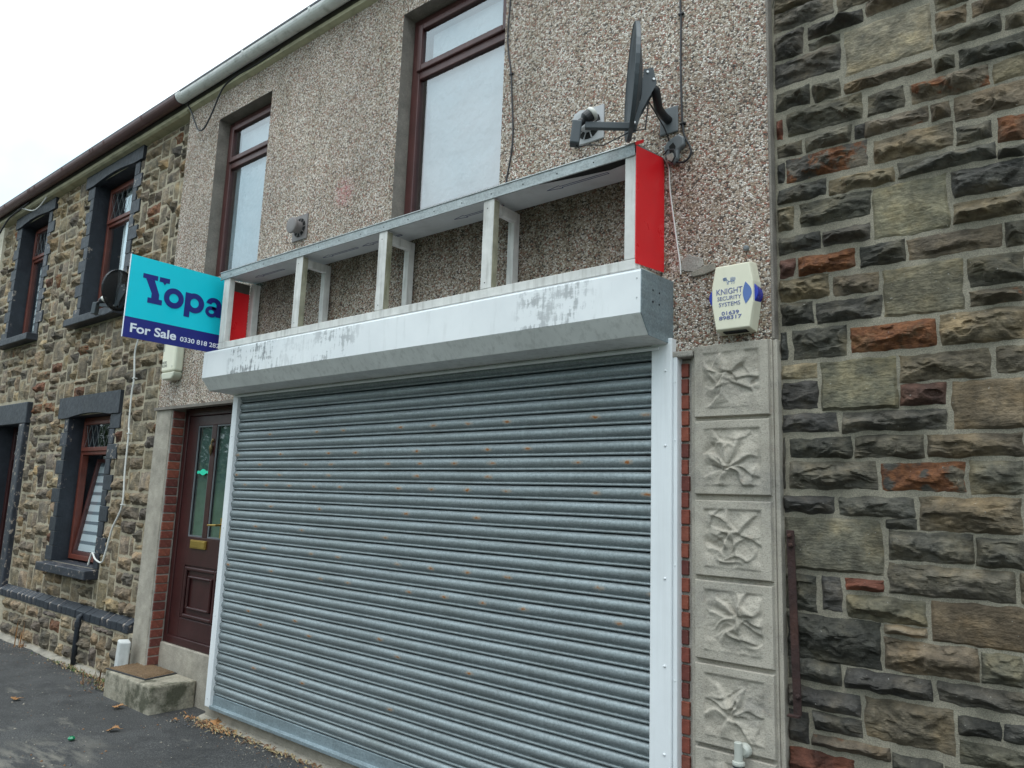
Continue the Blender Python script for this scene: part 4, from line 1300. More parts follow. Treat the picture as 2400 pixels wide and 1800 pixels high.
# red end panels
mb = MB(); mb.prism([(SY-.002, 2.772), (SY-.002, 3.345), (-.02, 3.385), (-.004, 3.36), (-.004, 2.80)], SR-.0005, SR+.0025, 'x'); rp = obj('end_panel', mb, M['redsheet'], sf)
mb = MB(); mb.prism([(SY+.046, 2.80), (SY+.046, 3.22), (-.066, 3.22), (-.066, 2.80)], SL+.021, SL+.024, 'x'); obj('end_panel', mb, M['redsheet'], sf)
for (y, z) in ((SY+.012, 2.85), (-.025, 2.87), (SY+.012, 3.30)):
    mb = MB(); mb.lathe(Matrix.Translation((SR+.0025, y, z)) @ Matrix.Rotation(R_(90), 4, 'Y'), [(.0045, 0), (.0035, .0015)], 12); obj('rivet', mb, M['redsheet'], rp)
mb = MB(); mb.box(SR-.012, SR+.003, SY+.046, -.005, 2.748, 2.77); obj('end_batten', mb, M['mossywood'], sf)
# top: galvanised angle in front, sloping sheet behind it
mb = MB(); mb.prism([(SY-.012, 3.355), (SY-.006, 3.352), (SY-.003, 3.302), (SY-.008, 3.298), (SY-.001, 3.296), (SY-.001, 3.352), (-.004, 3.392), (-.004, 3.397), (SY-.010, 3.360)], SL-.05, SR-.006, 'x'); ang = obj('top_angle', mb, M['galv'], sf)
mb = MB(); mb.prism([(SY+.001, 3.303), (SY+.001, 3.311), (-.006, 3.338), (-.006, 3.330)], SL-.001, SR-.004, 'x'); so = obj('soffit_sheet', mb, M['soffit'], sf)
mb = MB(); mb.add([(SR-.055, SY-.014, 3.356), (SR+.004, SY-.014, 3.358), (SR+.004, SY+.06, 3.402), (SR-.02, SY+.04, 3.385)], [(0, 1, 2, 3)]); mb.add([(SR+.004, SY-.014, 3.358), (SR+.004, SY-.014, 3.34), (SR+.004, SY+.06, 3.385), (SR+.004, SY+.06, 3.402)], [(0, 1, 2, 3)]); obj('red_flap', mb, M['redsheet'], sf)
# printed arrows under the sheet
def arrow(xc, y, L=.38):
    mb = MB()
    z = lambda yy: 3.303+(yy-SY)/( -.006-SY)*.027-.0012
    o_ = [(-L/2, 0), (-L/2+.09, -.022), (-L/2+.09, -.009), (L/2, -.009), (L/2, .009), (-L/2+.09, .009), (-L/2+.09, .022), (-L/2, 0)]
    for (a, b) in zip(o_[:-1], o_[1:]):
        mb.tube([(xc+a[0], y+a[1], z(y+a[1])), (xc+b[0], y+b[1], z(y+b[1]))], .0014, 4)
    return obj('printed_arrow', mb, M['ink'], so)
mb = MB(); mb.prism([(-2.25, SY+.006), (-2.0, SY+.05), (-1.85, SY+.07), (-1.74, SY+.055), (-1.73, SY+.006)], 3.3005, 3.3045, 'z'); obj('torn_hole', mb, M['darkhole'], so)
for x in (-4.90, -4.05, -3.62, -2.78, -2.08): arrow(x, -.14 if x < -2.5 else -.16)
for x in np.arange(-5.2, -1.7, .22):
    mb = MB(); mb.lathe(Matrix.Translation((x, SY-.0045, 3.325)) @ Matrix.Rotation(R_(90), 4, 'X'), [(.004, 0), (.003, .002)], 6); obj('screw', mb, M['darkhole'], ang)

# ------------------------------------------------------------------ for sale board
fb = thing('for_sale_board', 'turquoise and navy estate agent For Sale board projecting from the pebbledash', 'sale board', (-5.475, -.46, 2.745))
BX = -5.470
mb = MB(); mb.box(BX-.008, BX-.0005, -.908, -.015, 2.896, 3.357); obj('upper_panel', mb, M['board_cyan'], fb)
mb = MB(); mb.box(BX-.008, BX-.0005, -.908, -.015, 2.745, 2.8955); obj('lower_band', mb, M['board_navy'], fb)
mb = MB(); mb.box(BX-.012, BX+.001, -.911, -.9085, 2.744, 3.358); obj('edge_trim', mb, M['board_white'], fb)
mb = MB(); mb.box(BX-.03, BX-.0085, -.05, -.001, 2.75, 3.35); obj('wall_bracket', mb, M['galv_end'], fb)
def flat(name, polys, x, m, par, t=.0012):
    """polygons in (y, z) as thin print on the board's face; holes by paired outlines"""
    bm = bmesh.new()
    for outer, inner in polys:
        if inner is None:
            vs = [bm.verts.new((x, p[0], p[1])) for p in outer]
            bm.faces.new(vs)
        else:
            n = len(outer)
            a = [bm.verts.new((x, p[0], p[1])) for p in outer]; b = [bm.verts.new((x, p[0], p[1])) for p in inner]
            for i in range(n): bm.faces.new((a[i], a[(i+1) % n], b[(i+1) % n], b[i]))
    bmesh.ops.triangulate(bm, faces=[f for f in bm.faces if len(f.verts) > 4])
    bmesh.ops.recalc_face_normals(bm, faces=bm.faces)
    r = bmesh.ops.solidify(bm, geom=bm.faces[:], thickness=t)
    me = bpy.data.meshes.new(name); bm.to_mesh(me); bm.free(); me.materials.append(m)
    return link(name, me, par)
def ring(cy, cz, ry, rz, iy, iz, n=40):
    o_ = [(cy+ry*math.cos(6.2832*k/n), cz+rz*math.sin(6.2832*k/n)) for k in range(n)]
    i_ = [(cy+iy*math.cos(6.2832*k/n), cz+iz*math.sin(6.2832*k/n)) for k in range(n)]
    return (o_, i_)
XP = BX+.0012
Yp = [(-.812, 3.239), (-.811, 3.204), (-.789, 3.201), (-.738, 3.105), (-.738, 3.069), (-.763, 3.067), (-.763, 3.027), (-.656, 3.028), (-.656, 3.065), (-.682, 3.068), (-.682, 3.105), (-.722, 3.190), (-.7255, 3.204), (-.703, 3.205), (-.703, 3.240)]
Ya = [(-.690, 3.239), (-.690, 3.205), (-.664, 3.203), (-.650, 3.186), (-.637, 3.203), (-.613, 3.204), (-.613, 3.241)]
flat('letter', [([(-.812, 3.239), (-.811, 3.204), (-.703, 3.205), (-.703, 3.240)], None), ([(-.789, 3.2042), (-.738, 3.103), (-.682, 3.103), (-.7255, 3.2042)], None),
    ([(-.738, 3.103), (-.738, 3.066), (-.682, 3.066), (-.682, 3.103)], None), ([(-.763, 3.0662), (-.763, 3.027), (-.656, 3.028), (-.656, 3.0662)], None)], XP, M['board_navy'], fb)
flat('letter', [([(-.690, 3.239), (-.690, 3.2045), (-.613, 3.2045), (-.613, 3.241)], None), ([(-.664, 3.2045), (-.650, 3.186), (-.637, 3.2045)], None)], XP, M['board_navy'], fb)
flat('letter', [ring(-.570, 3.102, .076, .077, .036, .035)], XP, M['board_navy'], fb)
flat('letter', [ring(-.407, 3.102, .077, .077, .034, .036), ([(-.4835, 3.174), (-.4835, 2.984), (-.4395, 2.984), (-.4395, 3.174)], None)], XP, M['board_navy'], fb)
# the letter a: bowl, stem with shoulder
n = 26
sh_o = []; sh_i = []
for k in range(n+1):
    a = math.pi*(.93-.93*k/n)
    sh_o.append((-.250+.065*math.cos(a), 3.118+.063*math.sin(a))); sh_i.append((-.250+.023*math.cos(a), 3.118+.027*math.sin(a)))
q = [([sh_o[k], sh_o[k+1], sh_i[k+1], sh_i[k]], None) for k in range(n)]
q.append(([(-.227, 3.031), (-.185, 3.031), (-.185, 3.120), (-.227, 3.120)], None))
q.append(ring(-.266, 3.066, .050, .044, .022, .016))
q.append(([(-.262, 3.1095), (-.226, 3.1095), (-.226, 3.086), (-.262, 3.086)], None))
flat('letter', q, XP, M['board_navy'], fb, .0010)

def text(name, s, size, M4, m, par, off=0, width=None, space=1.0, shear=0):
    cu = bpy.data.curves.new(name, 'FONT')
    cu.body = s; cu.size = size; cu.extrude = .0006; cu.offset = off; cu.space_character = space; cu.resolution_u = 4
    t = bpy.data.objects.new(name, cu); COL.objects.link(t)
    bpy.context.view_layer.update()
    me = bpy.data.meshes.new_from_object(t.evaluated_get(bpy.context.evaluated_depsgraph_get()))
    bpy.data.objects.remove(t); bpy.data.curves.remove(cu)
    xs = [v.co.x for v in me.vertices]
    w = max(xs)-min(xs)
    sc = width/w if width else 1
    for v in me.vertices:
        v.co.x = (v.co.x-min(xs))*sc
    me.transform(M4)
    me.materials.clear(); me.materials.append(m); me.name = name
    return link(name, me, par)
def on_board(y, z): return Matrix(((0, 0, 1, XP-.0005), (1, 0, 0, y), (0, 1, 0, z), (0, 0, 0, 1)))
def on_wall(x, y, z): return Matrix(((1, 0, 0, x), (0, 0, -1, y), (0, 1, 0, z), (0, 0, 0, 1)))
text('lettering', 'For Sale', .0915, on_board(-.861, 2.789), M['board_white'], fb, .0022, .339)
text('lettering', '0330 818 282', .050, on_board(-.490, 2.789), M['board_white'], fb, .0008, .318)

# ------------------------------------------------------------------ alarm boxes
ab = thing('alarm_box', 'cream hexagonal security alarm box with blue side lenses on the pebbledash', 'alarm box', (-1.285, 0, 2.46))
AY = -.075
hexp = [(-1.366, 2.462), (-1.384, 2.575), (-1.384, 2.660), (-1.366, 2.752), (-1.212, 2.752), (-1.196, 2.665), (-1.196, 2.570), (-1.214, 2.462)]
mb = MB()
nb = len(hexp); cx = -1.29; cz = 2.607
def sc_(p, k): return (cx+(p[0]-cx)*k, cz+(p[1]-cz)*k)
vs = [(p[0], 0, p[1]) for p in [sc_(q, 1.09) for q in hexp]] + [(p[0], AY+.018, p[1]) for p in [sc_(q, 1.045) for q in hexp]] + [(p[0], AY, p[1]) for p in hexp]
fs = [(l*nb+i, l*nb+(i+1) % nb, (l+1)*nb+(i+1) % nb, (l+1)*nb+i) for l in (0, 1) for i in range(nb)] + [tuple(range(2*nb, 3*nb)), tuple(range(nb))[::-1]]
mb.add(vs, fs)
obj('cover', mb, M['cream'], ab, bevel=.004)
for s, xc in ((1, -1.192), (-1, -1.388)):
    mb = MB(); n = 14
    prof = [(xc-s*.012, 2.565-.01), (xc-s*.012, 2.67)]
    arc = [(xc-s*.020+s*.036*math.sin(math.pi*k/n), 2.552+.125*k/n) for k in range(n+1)]
    mb.prism(arc if s > 0 else arc[::-1], AY+.012, -.004, 'y'); ln_ = obj('lens', mb, M['bluelens'], ab, bevel=.003)
    if s > 0:
        arc2 = [(xc-.036+.028*math.sin(math.pi*k/n), 2.565+.10*k/n) for k in range(n+1)]
        arc2 += [(xc-.036-.012*math.sin(math.pi*k/n), 2.565+.10*k/n) for k in range(n-1, 0, -1)]
        mb = MB(); mb.prism(arc2, AY-.0015, AY+.01, 'y'); obj('lens_face', mb, M['bluelens2'], ab)
mb = MB(); mb.box(-1.34, -1.235, -.06, -.02, 2.4495, 2.4545); obj('sounder_slot', mb, M['darkhole'], ab)
TY = AY-.0008
text('lettering', 'KNIGHT', .0375, on_wall(-1.362, TY, 2.621), M['bluetext'], ab, .0, .120)
text('lettering', 'SECURITY', .0255, on_wall(-1.358, TY, 2.594), M['bluetext'], ab, 0, .110)
text('lettering', 'SYSTEMS', .0255, on_wall(-1.351, TY, 2.566), M['bluetext'], ab, 0, .098)
text('lettering', '01639', .0235, on_wall(-1.339, TY, 2.526), M['bluetext'], ab, .0004, .080)
text('lettering', '898317', .0235, on_wall(-1.351, TY, 2.505), M['bluetext'], ab, .0004, .104)
# striped little horse emblem above the name, drawn in strokes
mb = MB()
def stroke(pts, r=.0009): mb.tube([(x_, TY, z_) for x_, z_ in pts], r, 4)
E0 = (-1.302, 2.682)
for k in range(6):
    x = E0[0]+.006+k*.0042; stroke([(x, E0[1]+.014-abs(k-2)*.001), (x+.0008, E0[1]+.004), (x-.001, E0[1]-.004)])
for k in range(5):
    z = E0[1]+.015-k*.0032; stroke([(E0[0]-.030+k*.001, z-.003), (E0[0]-.022, z), (E0[0]-.013+k*.0008, z-.001)])
stroke([(E0[0]-.008, E0[1]+.004), (E0[0]-.004, E0[1]-.003), (E0[0]+.006, E0[1]-.005), (E0[0]+.024, E0[1]-.004)], .0012)
for x, dx in ((-.012, .004), (-.006, .003), (.012, .001), (.02, .003)):
    stroke([(E0[0]+x, E0[1]-.004), (E0[0]+x+dx, E0[1]-.011), (E0[0]+x+dx-.002, E0[1]-.018)], .0011)
obj('emblem', mb, M['bluelens2'], ab)

a2 = thing('alarm_box', 'narrow cream alarm box with rounded grey-green base below the sale board', 'alarm box', (-6.47, 0, 2.63))
mb = MB(); mb.prism([(-6.60, 2.70), (-6.60, 3.03), (-6.36, 3.03), (-6.36, 2.70)], -.085, 0, 'y'); obj('cover', mb, M['cream'], a2, bevel=.02, seg=3)
mb = MB(); mb.prism([(-6.597, 2.699), (-6.59, 2.66), (-6.56, 2.632), (-6.40, 2.632), (-6.37, 2.66), (-6.363, 2.699)], -.083, 0, 'y'); obj('strobe_base', mb, M['creamlow'], a2, bevel=.012, seg=3)
mb = MB(); mb.box(-6.575, -6.567, -.0865, -.0855, 2.89, 3.0); obj('slot', mb, M['greytext'], a2)
text('lettering', '01792', .034, on_wall(-6.578, -.0862, 2.775), M['greytext'], a2, 0, .075)
text('lettering', '812745', .034, on_wall(-6.585, -.0862, 2.745), M['greytext'], a2, 0, .095)
mb = MB(); mb.lathe(Matrix.Translation((-6.40, -.085, 2.745)) @ Matrix.Rotation(R_(90), 4, 'X'), [(.012, 0), (.009, .003)], 12); obj('screw_cap', mb, M['creamlow'], a2)

# ------------------------------------------------------------------ vents
def vent(label, x0, x1, z0, z1, m, rcap, tilt, grp):
    t = thing('wall_vent', label, 'vent', ((x0+x1)/2, 0, z0))
    mb = MB(); mb.box(x0, x1, -.012, 0, z0, z1); obj('plate', mb, m, t, bevel=.004)
    cx = (x0+x1)/2; cz = (z0+z1)/2; r = (x1-x0)*.40
    mb = MB(); mb.lathe(Matrix.Translation((cx, -.012, cz)) @ Matrix.Rotation(R_(90), 4, 'X'), [(r, 0), (r, .0015)], 24); g = obj('opening', mb, M['darkhole'], t)
    for k in range(10):
        a = 6.283*k/10
        mb = MB(); mb.tube([(cx+.3*r*math.cos(a), -.0155, cz+.3*r*math.sin(a)), (cx+r*1.02*math.cos(a), -.0155, cz+r*1.02*math.sin(a))], .0035, 5); obj('spoke', mb, m, t)
    mb = MB(); mb.lathe(Matrix.Translation((cx, -.0142, cz)) @ Matrix.Rotation(R_(90), 4, 'X'), [(rcap*.75, 0), (rcap*.75, .052), (rcap, .056), (rcap*1.03, .066), (rcap*.96, .075), (rcap*.6, .078)], 24); obj('cap', mb, m, t, smooth=False, bevel=.002)
    return t
vent('brown plastic round-capped vent between the two upper windows', -4.84, -4.655, 3.585, 3.785, M['ventbrown'], .062, 0, None)
vent('light grey extractor vent behind the satellite receiver arm', -2.213, -2.018, 3.605, 3.80, M['ventgrey'], .055, 0, None)

# ------------------------------------------------------------------ satellite dishes
def dish(name, label, C, n, W_, H_, dep, m, arm, lnb, mount, wallx, cable=None):
    n = Vector(n).normalized(); s_ = Vector((0, 0, 1)).cross(n).normalized(); u_ = n.cross(s_)
    t = thing(name, label, 'satellite dish', (wallx[0], 0, wallx[1]))
    C = Vector(C)
    def pt(a, b, c): return C+s_*a+u_*b+n*c
    mb = MB(); nr, na = 8, 40; vs = []; fs = []
    for side, off in ((0, 0), (1, -.004)):
        for i in range(nr+1):
            r = i/nr
            for k in range(na):
                a = 6.2832*k/na
                # egg outline, a little narrower at the bottom
                ww = W_/2*(1-.10*max(0, -math.sin(a)))
                vs.append(pt(ww*r*math.cos(a), H_/2*r*math.sin(a), dep*(r*r-1)+off))
    B = (nr+1)*na
    for sd in (0, B):
        for i in range(nr):
            for k in range(na):
                fs.append((sd+i*na+k, sd+i*na+(k+1) % na, sd+(i+1)*na+(k+1) % na, sd+(i+1)*na+k))
    for k in range(na): fs.append((nr*na+k, nr*na+(k+1) % na, B+nr*na+(k+1) % na, B+nr*na+k))
    mb.add(vs, fs); dd = obj('reflector', mb, m, t, smooth=True)
    mb = MB(); ring_ = []
    for k in range(na+1):
        a = 6.2832*k/na; ww = W_/2*(1-.10*max(0, -math.sin(a))); ring_.append(pt(ww*math.cos(a)*1.0, H_/2*math.sin(a), -.012))
    mb2 = MB(); vs = []; fs = []
    for k in range(na):
        a = 6.2832*k/na; ww = W_/2*(1-.10*max(0, -math.sin(a)))
        for (rr, cc) in ((1.0, .002), (1.012, .0), (1.012, -.018), (1.0, -.02)):
            vs.append(pt(ww*math.cos(a)*rr, H_/2*math.sin(a)*rr, cc))
    for k in range(na):
        for j in range(4):
            fs.append((k*4+j, ((k+1) % na)*4+j, ((k+1) % na)*4+(j+1) % 4, k*4+(j+1) % 4))
    mb2.add(vs, fs); obj('rim', mb2, m, dd)
    # arm out to the receiver
    a0 = pt(0, -H_*.40, -.02); a1 = pt(arm[0], arm[1], arm[2])
    mb = MB(); dv = (a1-a0); q = dv.to_track_quat('X', 'Z').to_matrix().to_4x4()
    mb.obox(Matrix.Translation((a0+a1)/2) @ q, dv.length, .026, .034); obj('arm', mb, M['dishgrey'], t, bevel=.004)
    # LNB head: neck pointing at the reflector, white cap, box hanging behind
    tgt = C-n*dep
    ax = (tgt-a1).normalized(); q = ax.to_track_quat('Z', 'Y').to_matrix().to_4x4()
    hd = a1+u_*.035
    mb = MB(); mb.lathe(Matrix.Translation(hd) @ q, [(.018, -.05), (.018, -.015), (.030, .0), (.031, .03)], 16); lb = obj('receiver', mb, M['dishblack'], t, smooth=False)
    mb = MB(); mb.lathe(Matrix.Translation(hd) @ q, [(.0335, .0302), (.034, .046), (.026, .054)], 16); obj('cap', mb, M['lnbwhite'], lb, smooth=True)
    mb = MB(); b_ = hd-ax*.055-u_*.04; mb.obox(Matrix.Translation(b_) @ Matrix.Rotation(math.atan2(ax.y, ax.x), 4, 'Z') @ Matrix.Rotation(R_(6), 4, 'Y'), .045, .055, .115)
    obj('receiver_box', mb, M['dishgrey'], lb, bevel=.006)
    # back bracket, elbow pipe, wall plate
    w0 = Vector((wallx[0], -.004, wallx[1]))
    k0 = pt(0, -.01, -dep-.04)
    mb = MB()
    for e in (-.035, .035):
        P = [pt(e, .05, -dep-.006), pt(e, .06, -dep-.05), pt(e, -.02, -dep-.07), pt(e, -.16, -dep*.5-.03), pt(e, -H_*.42, -.04), pt(e, -H_*.42, -.015), pt(e, -.09, -dep-.002)]
        vs = [p for p in P]+[p+s_*.004 for p in P]; m_ = len(P)
        mb.add(vs, [tuple(range(m_)), tuple(range(m_, 2*m_))[::-1]]+[(i, (i+1) % m_, m_+(i+1) % m_, m_+i) for i in range(m_)])
    obj('bracket', mb, M['dishgrey'], t)
    for (b_, c_) in ((.035, -dep-.025), (.0, -dep-.055), (-H_*.40, -.025)):
        mb = MB(); mb.lathe(Matrix.Translation(pt(.039, b_, c_)) @ s_.to_track_quat('Z', 'Y').to_matrix().to_4x4(), [(.008, 0), (.006, .005)], 8); obj('bolt', mb, M['steel'], t)
    mb = MB(); mb.tube([k0, k0-n*.03-u_*.02, (k0+w0)/2+Vector((.01, -.03, -.04)), w0+Vector((0, -.06, -.0)), w0], .021, 12); obj('mount_arm', mb, M['dishblack'], t, smooth=True)
    mb = MB(); mb.box(w0.x-.05, w0.x+.05, -.012, -.001, w0.z-.07, w0.z+.07); obj('wall_plate', mb, M['greyplastic'], t, bevel=.006)
    mb = MB(); e_ = hd-ax*.055-u_*.09
    mb.tube([e_, e_-u_*.03+ax*.02, e_-u_*.055+ax*.08, (e_+a0)/2-u_*.05, a0-u_*.02, a0-n*.06-u_*.01, k0-u_*.08, w0+Vector((.0, -.05, -.06)), w0+Vector((.02, -.008, -.16))], .0035, 6); obj('coax_cable', mb, M['blackcord'], t, smooth=True)
    return t
dish('satellite_dish', 'dark grey satellite dish seen edge-on above the red sign panel', (-1.672, -.325, 3.642), (-.82, -.61, .035), .47, .55, .05, M['dishgrey'], (0, -.225, .20), None, None, (-1.635, 3.58))
dish('satellite_dish', 'black perforated satellite dish on the brown stone house behind the sale board', (-7.30, -.25, 3.53), (-.88, -.46, .10), .42, .39, .045, M['dishmesh'], (0, -.155, .16), None, None, (-7.15, 3.48))

# ------------------------------------------------------------------ cables and boxes on the walls
def cable(name, label, pts, r, m, cat='cable', clips=()):
    P = [Vector(p) for p in pts]; out = []
    for i in range(len(P)-1):
        p0 = P[max(i-1, 0)]; p1 = P[i]; p2 = P[i+1]; p3 = P[min(i+2, len(P)-1)]
        for k in range(6):
            t = k/6
            out.append(.5*((2*p1)+(p2-p0)*t+(2*p0-5*p1+4*p2-p3)*t*t+(-p0+3*p1-3*p2+p3)*t*t*t))
    out.append(P[-1])
    root = thing(name, label, cat, tuple(P[-1]))
    mb = MB(); mb.tube(out, r, 6); obj('cord', mb, m, root, smooth=True)
    for c in clips:
        q = P[c]; mb = MB(); mb.box(q.x-r*2.6, q.x+r*2.6, q.y-r*1.3, q.y+r*2+.004, q.z-.005, q.z+.005); obj('clip', mb, m, root, bevel=.002)
    return root
def W2(l, y): return [(a, y, b) for a, b in l]
cable('wall_cable', 'black cable running down the pebbledash to the open junction box', W2([(-1.575, 5.28), (-1.572, 4.216), (-1.568, 4.137), (-1.57, 3.875), (-1.565, 3.641), (-1.56, 3.541), (-1.55, 3.473), (-1.521, 3.409), (-1.517, 3.368), (-1.546, 3.34), (-1.587, 3.345), (-1.61, 3.38), (-1.60, 3.40)], -.010), .0055, M['blackcord'], clips=(2, 5))
cable('wall_cable', 'thin black cable hanging beside the large upper window', W2([(-2.71, 5.28), (-2.712, 4.715), (-2.72, 4.552), (-2.716, 4.407), (-2.682, 4.212), (-2.67, 4.067), (-2.651, 3.835), (-2.659, 3.691), (-2.687, 3.535), (-2.69, 3.42)], -.009), .005, M['blackcord'], clips=(4,))
cable('gutter_cable', 'black cable looping down from the white gutter end', W2([(-5.2, 5.33), (-5.595, 5.325), (-5.842, 5.335), (-6.043, 5.31), (-6.134, 5.244), (-6.242, 5.097), (-6.357, 4.985), (-6.458, 4.996), (-6.55, 5.102), (-6.632, 5.223), (-6.728, 5.334)], -.045), .0075, M['blackcord'])
cable('wall_cable', 'white cable hanging down the brown stone wall to the open window', [(sx_(a), y_, sz_(b)) for (a, b), y_ in zip([(-7.25, 3.35), (-7.282, 3.097), (-7.316, 2.96), (-7.269, 2.715), (-7.283, 2.554), (-7.263, 2.256), (-7.245, 2.184), (-7.237, 1.832), (-7.211, 1.521), (-7.367, 1.289), (-7.446, 1.071), (-7.504, 0.977), (-7.652, 0.996), (-7.738, 1.045), (-7.80, 0.923)], [.02]*15)], .009, M['whitecord'], clips=(3, 6, 8))
cable('wall_cable', 'thin white cable running down beside the red end panel', W2([(-1.672, 3.40), (-1.651, 3.372), (-1.634, 3.32), (-1.629, 3.215), (-1.596, 2.97), (-1.576, 2.835), (-1.572, 2.773)], -.008), .0045, M['whitecord'])
cable('gutter_cable', 'pale cable sagging under the brown gutter', W2([(-11.35, 5.345), (-11.205, 5.325), (-11.05, 5.284), (-10.752, 5.195), (-10.536, 5.191), (-10.397, 5.23), (-10.3, 5.268)], -.042), .008, M['whitecord'])
cable('gutter_cable', 'black cable drooping at the end of the brown gutter', W2([(-12.5, 5.30), (-12.25, 5.14), (-12.0, 5.12), (-11.8, 5.22), (-11.55, 5.30), (-10.9, 5.34)], -.05), .011, M['blackcord'])
jb = thing('junction_box', 'broken grey junction box with loose wires on the pebbledash', 'junction box', (-1.59, 0, 3.33))
mb = MB(); mb.prism([(-1.64, 3.37), (-1.655, 3.43), (-1.63, 3.465), (-1.575, 3.485), (-1.545, 3.46), (-1.545, 3.42), (-1.575, 3.40), (-1.58, 3.36), (-1.60, 3.335), (-1.632, 3.345)], -.03, 0, 'y'); obj('back_box', mb, M['greyplastic'], jb, bevel=.008)
mb = MB(); mb.prism([(-1.618, 3.385), (-1.622, 3.43), (-1.60, 3.445), (-1.587, 3.42), (-1.593, 3.39)], -.0315, -.0301, 'y'); obj('hole', mb, M['darkhole'], jb)
mb = MB(); mb.prism([(-1.628, 3.345), (-1.634, 3.385), (-1.60, 3.39), (-1.59, 3.352), (-1.606, 3.338)], -.04, -.0305, 'y'); obj('cement_lump', mb, M['mortar_brick'], jb, bevel=.006)
mb = MB(); mb.tube([(-1.66, -.02, 3.40), (-1.62, -.048, 3.405), (-1.585, -.05, 3.395), (-1.58, -.048, 3.36), (-1.60, -.045, 3.335), (-1.64, -.03, 3.37)], .004, 6); obj('wire', mb, M['blackcord'], jb, smooth=True)
bo = obj('wall_bolt', MB().lathe(Matrix.Translation((-1.251, 0, 2.843)) @ Matrix.Rotation(R_(90), 4, 'X'), [(.014, 0), (.013, .010), (.007, .014)], 10), M['greyplastic']); tag(bo, 'grey plastic bolt cap in the pebbledash above the hexagonal alarm box', 'bolt'); rebase(bo, (-1.251, 0, 2.843))

# ------------------------------------------------------------------ at the foot of the walls
op = thing('overflow_pipe', 'short black pipe running down the plinth of the brown stone house', 'pipe', (-7.80, -.05, 0))
mb = MB(); mb.tube([(-7.80, -.045, 0), (-7.80, -.045, .40), (-7.80, -.04, .45), (-7.80, .0, .47)], .024, 10); obj('pipe', mb, M['bluepaint'], op, smooth=True)
mb = MB(); mb.lathe(Matrix.Translation((-7.80, -.045, .36)), [(.029, 0), (.029, .05)], 12); obj('collar', mb, M['bluepaint'], op)
wp = thing('pipe_stub', 'white plastic waste pipe stub poking through the broken carved tile', 'pipe', (-1.285, -.06, .0))
mb = MB(); mb.tube([(-1.285, -.075, .0), (-1.285, -.075, .655)], .022, 16); obj('lower_pipe', mb, M['pipewhite'], wp, smooth=False)
mb = MB(); mb.lathe(Matrix.Translation((-1.285, -.075, .655)), [(.0235, 0), (.0235, .008)], 16); obj('rubber_ring', mb, M['rubber'], wp)
mb = MB(); mb.lathe(Matrix.Translation((-1.285, -.075, .6632)), [(.024, 0), (.0255, .006), (.024, .014), (.0165, .016), (.0165, .085), (.014, .087)], 16); obj('upper_pipe', mb, M['pipegrey'], wp)
mb = MB(); mb.lathe(Matrix.Translation((-1.273, -.033, .715)) @ Matrix.Rotation(R_(90), 4, 'X'), [(.028, 0), (.026, .02), (.015, .03)], 16); obj('flange', mb, M['pipegrey'], wp, smooth=False)
st_ = MB().box(-6.585, -5.79, -.272, .09, -.02, .198)
o = obj('doorstep', st_, M['step'], None, bevel=.014, seg=3); tag(o, 'mossy concrete doorstep block in front of the red-brown door', 'doorstep'); rebase(o, (-6.19, -.12, 0))
dm = thing('doormat', 'brown coir doormat with black rubber edge on the concrete step', 'doormat', (-6.34, -.02, .2))
cor = [(-6.615, -.262), (-6.03, -.205), (-6.085, .08), (-6.635, .075)]
mb = MB(); mb.prism(cor, .1985, .206, 'z'); obj('rubber_backing', mb, M['rubber'], dm, bevel=.003)
n = 30; vs = []; fs = []; mb = MB()
for j in range(n+1):
    for i in range(n+1):
        u = .035+.93*i/n; v = .05+.90*j/n
        a = Vector(cor[0]).lerp(Vector(cor[1]), u); b = Vector(cor[3]).lerp(Vector(cor[2]), u); p = a.lerp(b, v)
        e = min(i, n-i, j, n-j)
        vs.append((p.x, p.y, .2062+(0 if e == 0 else .010+.006*mnoise.noise(Vector((p.x*60, p.y*60, 0))))))
for j in range(n):
    for i in range(n):
        k = j*(n+1)+i; fs.append((k, k+1, k+n+2, k+n+1))
mb.add(vs, fs); obj('coir_pile', mb, M['coir'], dm)
o = obj('white_block', MB().prism([(-6.775, -.13), (-6.655, -.165), (-6.615, -.085), (-6.735, -.05)], -.01, .40, 'z'), M['whitepaintwood'], None, bevel=.012)
tag(o, 'weathered white wooden block standing beside the concrete doorstep', 'wooden block')
for v in o.data.vertices:
    if v.co.z > .2: v.co.z -= .05*(v.co.x+6.735); v.co.x += .03
rebase(o, (-6.70, -.1, 0))

# fallen leaves
def leaf(x, y, L, a, label, seed, z=.004):
    r3 = random.Random(seed); n = 7; vs = []; fs = []
    for i in range(2*n+1):
        t = i/(2*n); w = L*.36*math.sin(math.pi*min(1, t*1.02))**.8*(1+(.35 if i % 2 else -.25)*r3.uniform(.4, 1))
        c = .010*math.sin(t*5+seed)
        for s in (-1, 0, 1):
            vs.append(((t-.5)*L, s*w, z+c+(0 if s == 0 else abs(w)*r3.uniform(.15, .5))))
    for i in range(2*n):
        for k in (0, 1): fs.append((i*3+k, i*3+3+k, i*3+4+k, i*3+1+k))
    Mz = Matrix.Translation((x, y, .012)) @ Matrix.Rotation(a, 4, 'Z')
    mb = MB(); mb.add([Mz @ Vector(v) for v in vs], fs)
    mb.tube([Mz @ Vector((L*.48, 0, z+.004)), Mz @ Vector((L*.75, L*.1, z+.002))], .0016, 4)
    o = obj('fallen_leaf', mb, M['leaf'], None, smooth=True)
    so_ = o.modifiers.new('solid', 'SOLIDIFY'); so_.thickness = .0012
    tag(o, label, 'leaf', 'fallen leaves on the pavement'); rebase(o, (x, y, 0)); return o
